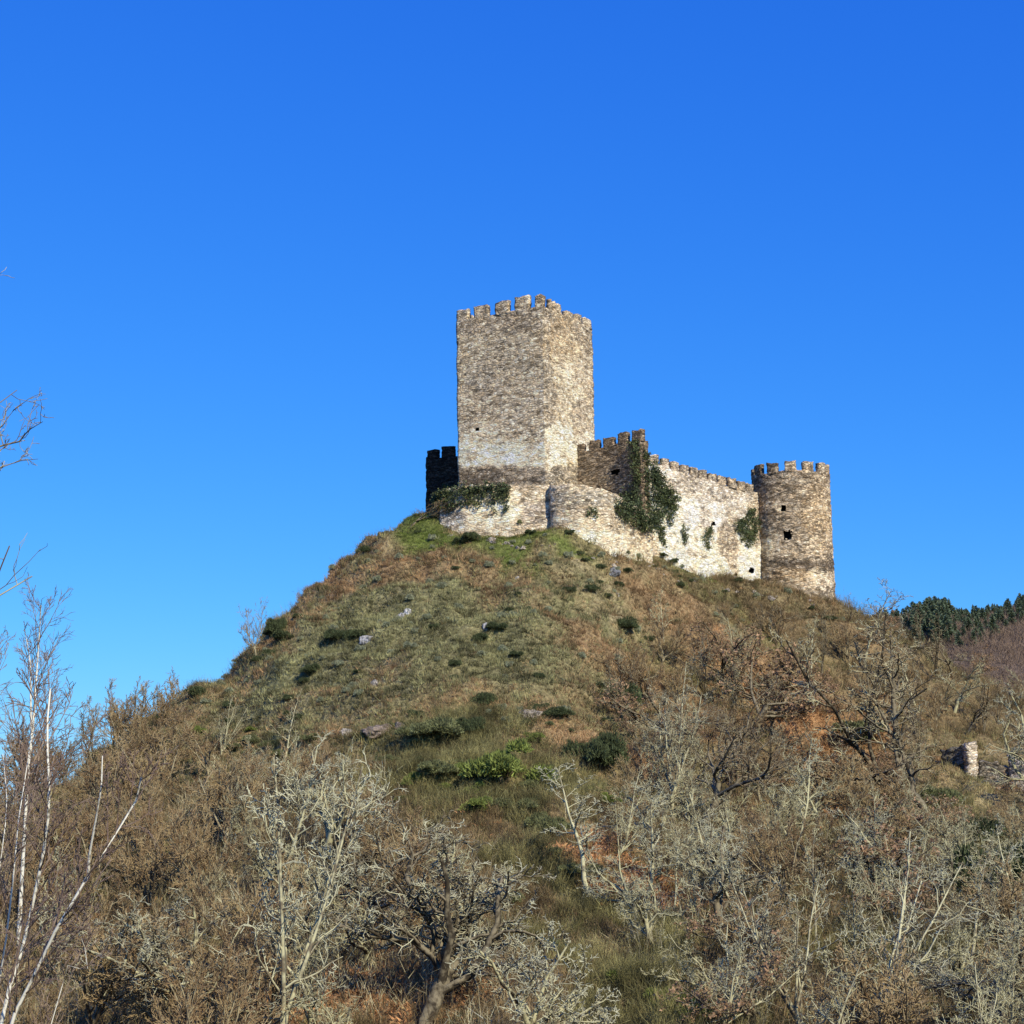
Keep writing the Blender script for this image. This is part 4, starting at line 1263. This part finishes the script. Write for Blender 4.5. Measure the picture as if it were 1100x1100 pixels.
BM = {}
for nm, base in (('bright', (0.22, 0.26, 0.065)), ('dark', (0.095, 0.115, 0.05)), ('olive', (0.20, 0.21, 0.09)), ('grey', (0.33, 0.345, 0.21))):
    BM[nm] = []
    for s in range(3):
        V, f, c = bush_mesh(200 + s + len(nm) * 10, 9000 if nm != 'grey' else 2500, base, bl=0.5 if nm != 'grey' else 0.8)
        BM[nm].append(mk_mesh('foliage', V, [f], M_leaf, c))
r0 = np.random.RandomState(5)
st_lines = [(limbpts(np.array([0, 0, -0.1]), np.array([math.cos(a) * .7, math.sin(a) * .7, 1.0]), 0.8, 5, 0.15, 0.05, r0), 0.03, 0.01) for a in np.linspace(0, 5.6, 8)]
Vs, fs = tubes(st_lines, 4)
BSTEM = mk_mesh('stem', Vs, [fs], M_brown)
def bush(nm, px, py, wpx, hpx, label, group=None, i=0, loc=None, name='gorse_bush'):
    b = hit(px, py) if loc is None else loc
    s = wpx * b[1] / F / 1.7
    sh = hpx * b[1] / F / 0.85
    o = thing(name, b - np.array([0, 0, 0.05]), label, 'bush', group)
    o.scale = (s, s, sh)
    o.rotation_euler = (0, 0, i * 1.7)
    mk_obj('foliage', BM[nm][i % 3], o)
    mk_obj('stem', BSTEM, o)
    return o
bl = [
    ('bright', 540, 845, 62, 42, 'large bright green rounded bush at the centre of the slope'),
    ('bright', 505, 838, 30, 22, 'small bright green bush touching the left of the large central bush'),
    ('dark', 649, 828, 46, 42, 'dark green bush in the brown bracken right of the large central bush'),
    ('olive', 480, 796, 50, 24, 'olive green bush on the terrace lip above the large central bush'),
    ('olive', 452, 796, 34, 22, 'olive green bush next to the reddish rock outcrop'),
    ('dark', 523, 760, 20, 16, 'dark green bush uphill of the terrace lip'),
    ('dark', 505, 790, 26, 20, 'dark green bush at the right end of the terrace lip'),
    ('dark', 360, 690, 24, 14, 'dark bush left of the pale rocks high on the left slope'),
    ('dark', 382, 688, 20, 13, 'dark bush touching the pale rocks high on the left slope'),
    ('dark', 335, 727, 18, 12, 'round dark bush low on the left open slope'),
    ('dark', 515, 690, 16, 12, 'dark bush beside the small rock in mid slope'),
    ('dark', 530, 680, 20, 12, 'dark bush right of the small rock in mid slope'),
    ('dark', 305, 690, 22, 12, 'dark bush just inside the left skyline'),
    ('dark', 505, 583, 16, 13, 'dark bush in the grass under the low ivy wall'),
    ('dark', 634, 638, 12, 9, 'small dark bush on the pale slope under the bastion'),
    ('dark', 612, 637, 12, 7, 'tiny dark bush left of the small dark bush under the bastion'),
    ('dark', 672, 680, 30, 16, 'green bush on the slope under the ivy corner'),
    ('olive', 557, 568, 14, 14, 'green weed bush against the low pale wall'),
    ('dark', 598, 770, 26, 12, 'dark bush beside the pale rocks right of the terrace'),
    ('dark', 395, 595, 16, 10, 'dark bush on the upper left skyline shoulder'),
    ('dark', 213, 748, 18, 12, 'dark bush on the lower left skyline'),
    ('dark', 296, 684, 20, 20, 'dark overhanging bush on the left skyline beside the sapling'),
    ('olive', 930, 800, 50, 24, 'olive bush above the black shaded hollow'),
    ('dark', 1040, 915, 70, 40, 'dark evergreen bush below the small ruin'),
    ('dark', 1075, 975, 80, 70, 'tall dark evergreen bush at the right edge'),
    ('olive', 1010, 905, 50, 36, 'olive bush left of the dark evergreen below the ruin'),
    ('olive', 1012, 868, 40, 24, 'olive bush at the foot of the broad twisting oak'),
    ('bright', 755, 1098, 40, 24, 'bright green bush near the bottom edge right of centre'),
    ('bright', 722, 1085, 34, 26, 'bright green bush left of the bottom-edge green bush'),
    ('olive', 590, 900, 34, 26, 'olive bush at the head of the diagonal broom strip'),
    ('olive', 868, 930, 44, 22, 'olive bush in the thicket below the pale leaning trunk'),
    ('olive', 470, 840, 40, 24, 'olive bush left of the small bright green bush'),
    ('dark', 660, 760, 44, 28, 'blackish bush in shade right of the terrace'),
]
for i, b in enumerate(bl):
    bush(*b, i=i)
rb = np.random.RandomState(31)
cand = scatter(9000, rb, 66, 175, 30)
rb.shuffle(cand)
qb = proj(cand)
pl = []
osl = open_slope(qb)
for p, qq, o_ in zip(cand, qb, osl):
    if len(pl) >= 320: break
    if not o_ or p[2] > terr(0, 160) + 40: continue
    x, y = qq
    if pl and (np.hypot(*(np.array(pl) - p[:2]).T) < 1.2).any(): continue
    if y > 880 and rb.rand() < 0.4: continue
    if fbm(p[None, :2], 0.2, 7)[0] < 0.45: continue
    gsel = 'grey' if y < 780 else ('olive' if rb.rand() < 0.75 else 'bright')
    s = 0.35 + 0.6 * rb.rand()
    if y < 860 and rb.rand() < 0.3: gsel = 'dark'
    lab = {'grey': 'low grey-green heather clump on the open upper slope', 'olive': 'low olive broom shrub on the lower open slope', 'bright': 'low bright green broom shrub on the lower open slope', 'dark': 'little dark gorse tuft on the open hillside'}[gsel]
    if gsel in ('olive', 'bright'): s *= 1.5
    bush(gsel, 0, 0, 17 * s * 1.0 * 100 / p[1] * (1.3 if gsel != 'grey' else 0.85), 14 * s * 100 / p[1], lab, {'grey': 'grey heather clumps', 'olive': 'olive broom shrubs', 'bright': 'green broom shrubs', 'dark': 'little dark gorse tufts'}[gsel], i=len(pl), loc=p, name={'grey': 'heather_clump', 'dark': 'gorse_bush'}.get(gsel, 'broom_shrub'))
    pl.append(p[:2])

# ================================================================== ground cover stuff
def cover(name, cat, label, pts, zt, nb, hmin, hmax, wd, spread, seed, tone=1.0, clump=0.12, side=0, colj=0.3, mixc=0.0):
    r = np.random.RandomState(seed)
    n = len(pts)
    size = hmin + (hmax - hmin) * r.rand(n) ** 1.5
    size *= 0.6 + 0.8 * fbm(pts[:, :2], 0.5, seed, 2)
    base = np.repeat(pts, nb, 0)
    S = np.repeat(size, nb)
    m_ = n * nb
    off = r.randn(m_, 2) * clump
    base[:, :2] += off
    base[:, 2] -= 0.03
    d = np.concatenate([off / clump * spread * 0.5 + r.randn(m_, 2) * spread, np.ones((m_, 1))], 1)
    d /= np.linalg.norm(d, axis=1, keepdims=True)
    L = S * (0.5 + 0.6 * r.rand(m_))
    tip = base + d * L[:, None]
    c = PAL[zt] if np.ndim(zt) else np.tile(PAL[zt], (n, 1))
    loc = zone_colour(pts[:, 0], pts[:, 1])
    c = c * (1 - mixc) + loc * mixc
    c = c * tone * (1 + (r.rand(n, 1) - 0.5) * 2 * colj) * (0.48 + 0.92 * sstep(fbm(pts[:, :2], 0.8, seed + 300, 2), 0.3, 0.7))[:, None]
    c = np.repeat(c, nb, 0) * (0.8 + 0.4 * r.rand(m_, 1))
    W = wd * (0.6 + 0.8 * r.rand(m_))
    B, T, WW, CC = [base], [tip], [W], [c]
    if side:
        for k in range(side):
            f = 0.3 + 0.65 * r.rand(m_, 1)
            b2 = base + (tip - base) * f
            dd = d + r.randn(m_, 3) * 0.6
            dd /= np.linalg.norm(dd, axis=1, keepdims=True)
            B.append(b2); T.append(b2 + dd * (L * (0.25 + 0.3 * r.rand(m_)))[:, None])
            WW.append(W * 0.6); CC.append(c * 1.1)
    B = np.concatenate(B); T = np.concatenate(T); WW = np.concatenate(WW); CC = np.concatenate(CC)
    V, f, cc = blades(B, T, WW, CC.clip(0, 0.7), r)
    o = mk_obj(name, mk_mesh(name, V, [f], M_veg, cc))
    return tag(o, label, cat, kind='stuff')

def pick(pts, wanted, seed, extra=None):
    r = np.random.RandomState(seed)
    z = zone_pick(pts[:, 0], pts[:, 1], r)
    return pts[z == wanted]

allp = scatter(230000, np.random.RandomState(12), 62, 192, 40)
rr = np.random.RandomState(77)
zz = zone_pick(allp[:, 0], allp[:, 1], rr)
qa = proj(allp)
# nothing grows under the castle walls
ins = in_poly(allp[:, :2], [tuple(xy(470, 163.5)), tuple(xy(497, 161.5)), tuple(xy(590, 161.5)), tuple(xy(620, 158.5)), tuple(xy(700, 166)), tuple(xy(800, 179)), tuple(xy(900, 181)), tuple(xy(880, 200)), tuple(xy(600, 205)), tuple(xy(470, 180))])
allp, zz, qa = allp[~ins], zz[~ins], qa[~ins]
thick = ~open_slope(qa)
notruin = ~in_poly(qa, RUINPOLY)
def sel(t, cap, seed, mask=None):
    m_ = (zz == t) if mask is None else (zz == t) & mask
    p = allp[m_]
    if len(p) > cap:
        p = p[np.random.RandomState(seed).choice(len(p), cap, replace=False)]
    return p
print('cover points', [(t, int((zz == t).sum())) for t in range(8)])
cover('grass', 'grass', 'short green grass around the foot of the castle', sel(GRASS, 9000, 1), GRASS, 10, 0.15, 0.4, 0.035, 0.4, 21, 1.0, mixc=0.1)
cover('heather', 'heather', 'grey-green heather and moor grass on the open slope', sel(HEATH, 24000, 2), HEATH, 11, 0.18, 0.7, 0.055, 0.5, 22, 1.1, colj=0.6, mixc=0.15)
cover('bracken', 'bracken', 'rust-brown dead bracken in bands across the slope', sel(BRACK, 20000, 3), BRACK, 10, 0.25, 0.7, 0.05, 0.6, 23, 1.0, colj=0.4, mixc=0.15)
cover('broom', 'broom', 'olive green broom in a diagonal strip down the slope', sel(BROOM, 12000, 4), BROOM, 12, 0.4, 1.5, 0.035, 0.34, 24, 1.0, colj=0.45, side=2, mixc=0.2)
cover('dry_grass', 'dry grass', 'pale straw-coloured dry grass tufts on the hillside', sel(PALE, 9000, 5), PALE, 10, 0.2, 0.5, 0.035, 0.5, 25, 0.95, mixc=0.2)
cover('leaf_litter', 'leaf litter', 'rusty fallen leaves and dead bracken between the trees', sel(LITTER, 20000, 6), LITTER, 9, 0.1, 0.5, 0.11, 1.1, 26, 1.05, clump=0.3, colj=0.4)
cover('brushwood', 'brushwood', 'dense brown leafless brushwood filling the thicket', sel(BRUSH, 10500, 7, thick & notruin), BRUSH, 7, 0.5, 1.7, 0.035, 0.3, 27, 1.0, clump=0.2, side=3, colj=0.35, mixc=0.1)
cover('low_scrub', 'scrub', 'low brown scrub on the open hillside', sel(BRUSH, 16000, 8, ~thick), BRUSH, 9, 0.3, 1.1, 0.035, 0.45, 28, 1.0, side=1, colj=0.4, mixc=0.2)
# paler lichened brush running through the lower thicket
low = allp[thick & notruin & (qa[:, 1] > 820)]
low = low[fbm(low[:, :2], 0.15, 66) > 0.47]
low = low[np.random.RandomState(3).choice(len(low), min(len(low), 2600), replace=False)]
cover('lichened_brush', 'brushwood', 'grey lichened twigs mixed through the lower thicket', low, np.full(len(low), SCREE), 5, 0.8, 2.4, 0.04, 0.35, 29, 1.25, clump=0.25, side=3, colj=0.25)

# ================================================================== rocks
def rock_mesh(seed, base):
    import bmesh
    r = np.random.RandomState(seed)
    bm = bmesh.new()
    bmesh.ops.create_icosphere(bm, subdivisions=4, radius=1.0)
    V = np.array([v.co[:] for v in bm.verts])
    f = np.array([[v.index for v in fa.verts] for fa in bm.faces])
    bm.free()
    pl_ = r.randn(14, 3); pl_ /= np.linalg.norm(pl_, axis=1, keepdims=True)
    for n_ in pl_:                                  # cleave flat faces
        dd = V @ n_
        lim = 0.5 + 0.35 * r.rand()
        V = V - np.outer(np.maximum(dd - lim, 0), n_)
    V += (np.stack([vnoise(V, 4, 3 + seed), vnoise(V, 4, 5 + seed), vnoise(V, 4, 9 + seed)], -1) - .5) * 0.3
    c = np.array(base) * 0.8 * (0.45 + 1.1 * fbm(V, 3, seed, 4)[:, None])
    return V, f, c
rocks = [
    (405, 790, 40, 13, (0.33, 0.255, 0.19), 'reddish rock outcrop with bracken at the left of the terrace lip'),
    (372, 790, 26, 8, (0.50, 0.43, 0.32), 'pale straw-coloured ledge left of the reddish outcrop'),
    (428, 785, 16, 12, (0.32, 0.25, 0.18), 'upright reddish rock at the right of the reddish outcrop'),
    (568, 772, 34, 11, (0.44, 0.37, 0.28), 'pale tan rock face right of the terrace lip'),
    (598, 772, 14, 14, (0.36, 0.34, 0.30), 'grey split rock beside the pale tan rock face'),
    (438, 662, 12, 9, (0.62, 0.60, 0.56), 'white rock high on the open slope'),
    (430, 664, 14, 8, (0.40, 0.38, 0.34), 'grey rock leaning against the white rock'),
    (395, 690, 24, 9, (0.45, 0.43, 0.40), 'pale rocks with dark cracks high on the left slope'),
    (523, 677, 14, 8, (0.48, 0.46, 0.42), 'small grey rock between dark bushes in mid slope'),
    (658, 619, 18, 10, (0.22, 0.22, 0.22), 'blue-grey boulder under the bastion'),
    (557, 623, 8, 5, (0.55, 0.50, 0.43), 'small pale stone in the bracken under the keep'),
    (403, 738, 14, 8, (0.42, 0.38, 0.32), 'half-buried tan stone above the reddish outcrop'),
    (690, 1003, 10, 7, (0.35, 0.34, 0.32), 'lone grey boulder at the edge of the broom strip'),
    (662, 642, 8, 5, (0.5, 0.46, 0.4), 'pale stone on the slope below the blue-grey boulder'),
]
for k, (x, y, wpx, hpx, base, lab) in enumerate(rocks):
    V, f, c = rock_mesh(300 + k, base)
    b = hit(x, y)
    s = b[1] / F
    V = V * np.array([wpx * s * 0.5, wpx * s * 0.4, hpx * s * 0.9])
    o = mk_obj('rock', mk_mesh('rock', V, [f], M_rock, c), None, tuple(b + np.array([0, 0.25, hpx * s * 0.1])))
    tag(o, lab, 'rock')

# fallen stones along the wall footing
rf_ = np.random.RandomState(44)
V_, f_, c_ = rock_mesh(350, (0.5, 0.43, 0.33))
FALL = [mk_mesh('stone', V_, [f_], M_rock, c_)]
V_, f_, c_ = rock_mesh(351, (0.36, 0.31, 0.25))
FALL.append(mk_mesh('stone', V_, [f_], M_rock, c_))
for k in range(46):
    t = rf_.rand()
    x = 475 + 400 * t
    yb_ = float(np.interp(x, [470, 530, 590, 620, 660, 700, 740, 780, 830, 893], [573, 581, 584, 596, 602, 607, 622, 634, 640, 648]))
    b = hit(x, yb_ + 1 + 7 * rf_.rand() ** 2)
    o = mk_obj('fallen_stone', FALL[k % 2], None, tuple(b))
    r_ = 0.12 + 0.3 * rf_.rand() ** 2
    o.scale = (r_ * (1 + rf_.rand()), r_, r_ * 0.7)
    o.rotation_euler = (rf_.rand() * .5, rf_.rand() * .5, rf_.rand() * 6.28)
    tag(o, 'small stone fallen in the grass at the foot of the castle walls', 'stone', 'stones fallen from the castle walls')

# ================================================================== small ruin on the right
def ruin(px0, px1, Y0, Y1, yb, yt0, yt1, label, base, seed):
    pa, pb = xy(px0, Y0, yb), xy(px1, Y1, yb)
    za0 = zat(yt0, px0, Y0); za1 = zat(yt1, px1, Y1)
    g0 = float(terr(*pa)) - 0.6; g1 = float(terr(*pb)) - 0.6
    n = 8
    path = []
    r = np.random.RandomState(seed)
    for i in range(n + 1):
        t = i / n
        pp = pa + (pb - pa) * t
        path.append((*pp, g0 + (g1 - g0) * t, za0 + (za1 - za0) * t + (r.rand() - .5) * 0.35))
    V, fc, _, _, _ = slab(path, 0.6, 0.2, 0.17, rough=0.16, seed=seed)
    org = np.array([*((pa + pb) / 2), (g0 + g1) / 2])
    c = np.tile(np.array(base), (len(V), 1)) * (0.6 + 0.8 * fbm(V, 0.8, seed)[:, None])
    tag(mk_obj('ruined_wall', mk_mesh('ruined_wall', V - org, fc, M_stone, c), None, tuple(org)), label, 'wall')
bR = hit(1046, 836)
D = bR[1]
ruin(1041, 1051, D, D + 0.3, 836, 800, 796, 'narrow upright pale wall stub of the small ruin', (0.62, 0.56, 0.46), 1)
ruin(1012, 1041, D + 3, D + 1, 836, 806, 800, 'dark ivy-stained ruin wall left of the narrow pale stub', (0.20, 0.185, 0.15), 2)
ruin(1051, 1084, D + 1, D + 0.2, 842, 816, 822, 'low dark ruin wall right of the narrow pale stub', (0.22, 0.20, 0.165), 3)
ruin(1084, 1104, D + 0.1, D - 0.8, 850, 812, 826, 'broken pale wall end of the ruin by the right edge', (0.50, 0.46, 0.40), 4)

# ================================================================== far hill with conifers
FY = 620.0
rid_px = [(560, 800), (700, 770), (800, 735), (880, 705), (945, 674), (985, 668), (1028, 673), (1060, 668), (1100, 658), (1200, 640), (1500, 600), (2000, 560)]
rx = [P(a, b, FY)[0] for a, b in rid_px]; rz_ = [P(a, b, FY)[2] for a, b in rid_px]
def far_h(x, y):
    h_ = np.interp(x, [-400] + rx + [3000], [-20] + rz_ + [260])
    h_ = np.minimum(h_, 1e9)
    left = sstep(x, -160, 20)
    h_ = -22 + (h_ + 22) * left
    prof = np.exp(-((y - FY) / 150.0) ** 2)
    p2 = np.stack([x, y], -1)
    return -22 + (h_ + 22) * prof + (fbm(p2, 0.02, 5, 4) - 0.5) * 10 * prof * np.clip(np.abs(y - FY) / 60, 0, 1)
ax = np.arange(-250, 1500, 6.0); ay = np.arange(290, 1100, 6.0)
X, Y = np.meshgrid(ax, ay, indexing='ij')
Z = far_h(X, Y)
V = np.stack([X.ravel(), Y.ravel(), Z.ravel()], -1)
idx = np.arange(X.size).reshape(X.shape)
f = np.stack([idx[:-1, :-1], idx[1:, :-1], idx[1:, 1:], idx[:-1, 1:]], -1).reshape(-1, 4)
nn = fbm(V[:, :2], 0.02, 50, 4)[:, None]
c = np.array([0.21, 0.16, 0.125]) * (0.6 + 0.8 * nn)
tag(mk_obj('hills', mk_mesh('hills', V, [f], M_ground, c, True)), kind='structure')
# leafless woods on the hill face
rw = np.random.RandomState(8)
n = 45000
x = 60 + rw.rand(n) * 240; y = 430 + rw.rand(n) * 190
p = np.stack([x, y, far_h(x, y)], -1)
qf = proj(p)
p = p[(qf[:, 0] > 880) & (qf[:, 0] < 1180)]
n = len(p)
nb = 8
B = np.repeat(p, nb, 0) + np.concatenate([rw.randn(n * nb, 2) * 1.2, rw.rand(n * nb, 1) * 2], 1)
T = B + np.concatenate([rw.randn(n * nb, 2) * 1.0, 0.8 + 1.6 * rw.rand(n * nb, 1)], 1)
cw = np.repeat(np.array([0.26, 0.185, 0.125]) * (0.6 + 0.8 * rw.rand(n, 1)), nb, 0)
V, f, c = blades(B, T, np.full(n * nb, 0.14), cw, rw)
tag(mk_obj('far_woods', mk_mesh('far_woods', V, [f], M_veg, c)), 'purple-brown leafless woods covering the distant hillside', 'woods', kind='stuff')

def conifer_mesh(seed, conic=1.0):
    r = np.random.RandomState(seed)
    H = 10.0
    B, T, W, C = [], [], [], []
    for k in range(70):
        t = 0.14 + 0.85 * (k + r.rand()) / 70
        z = H * t
        rad = (1 - t) ** (0.55 * conic) * 2.3 * (0.7 + 0.5 * r.rand())
        a = r.rand() * 6.28
        for j in range(13):
            aa = a + r.randn() * 0.35
            f0 = r.rand()
            b = np.array([math.cos(aa) * rad * f0 * 0.7, math.sin(aa) * rad * f0 * 0.7, z - 0.3 * f0 * rad + 0.2 * r.randn()])
            e = b + np.array([math.cos(aa) * rad * 0.5, math.sin(aa) * rad * 0.5, 0.3 - 0.5 * r.rand()])
            B.append(b); T.append(e); W.append(0.4); C.append(np.array([0.14, 0.175, 0.10]) * (0.5 + 1.2 * r.rand()))  # needles lightened, distance haze put into the colour
    V, f, c = blades(np.array(B), np.array(T), np.array(W), np.array(C), r, 1.2)
    me = mk_mesh('crown', V, [f], M_cone, c)
    Vt, ft = tubes([(np.array([[0, 0, -0.5], [0.05, 0, 4], [0, 0.04, 9.6]]), 0.2, 0.04)], 6)
    return me, mk_mesh('trunk', Vt, [ft], M_dark)
CM = [conifer_mesh(s, c_) for s, c_ in ((1, 1.0), (2, 0.6), (3, 1.3))]
rc = np.random.RandomState(15)
con = []
tries = 0
while len(con) < 240 and tries < 30000:
    tries += 1
    x = 120 + rc.rand() * 110
    y = FY - 130 + rc.rand() * 150
    z = float(far_h(np.array([x]), np.array([y]))[0])
    qx, qy = proj(np.array([x, y, z]))
    if qx < 935 or qx > 1135: continue
    lim = np.interp(qx, [940, 985, 1020, 1040, 1060, 1100, 1135], [690, 700, 700, 700, 690, 673, 665])
    if qy > lim: continue
    if con and min(math.hypot(a - x, b - y) for a, b in con) < 3.0: continue
    con.append((x, y))
    me, mt_ = CM[rc.randint(3)]
    o = thing('conifer', (x, y, z), 'dark green conifer in the plantation on the far ridge', 'tree', 'conifers on the far ridge')
    big = 0.85 if 982 < qx < 1024 else 0.5 + 0.2 * rc.rand()
    h_ = (0.75 + 0.4 * rc.rand()) * big
    o.scale = (h_ * 1.5, h_ * 1.5, h_)
    o.rotation_euler = (0, 0, rc.rand() * 6.28)
    mk_obj('crown', me, o); mk_obj('trunk', mt_, o)
print('conifers', len(con), 'objects', len(bpy.data.objects))
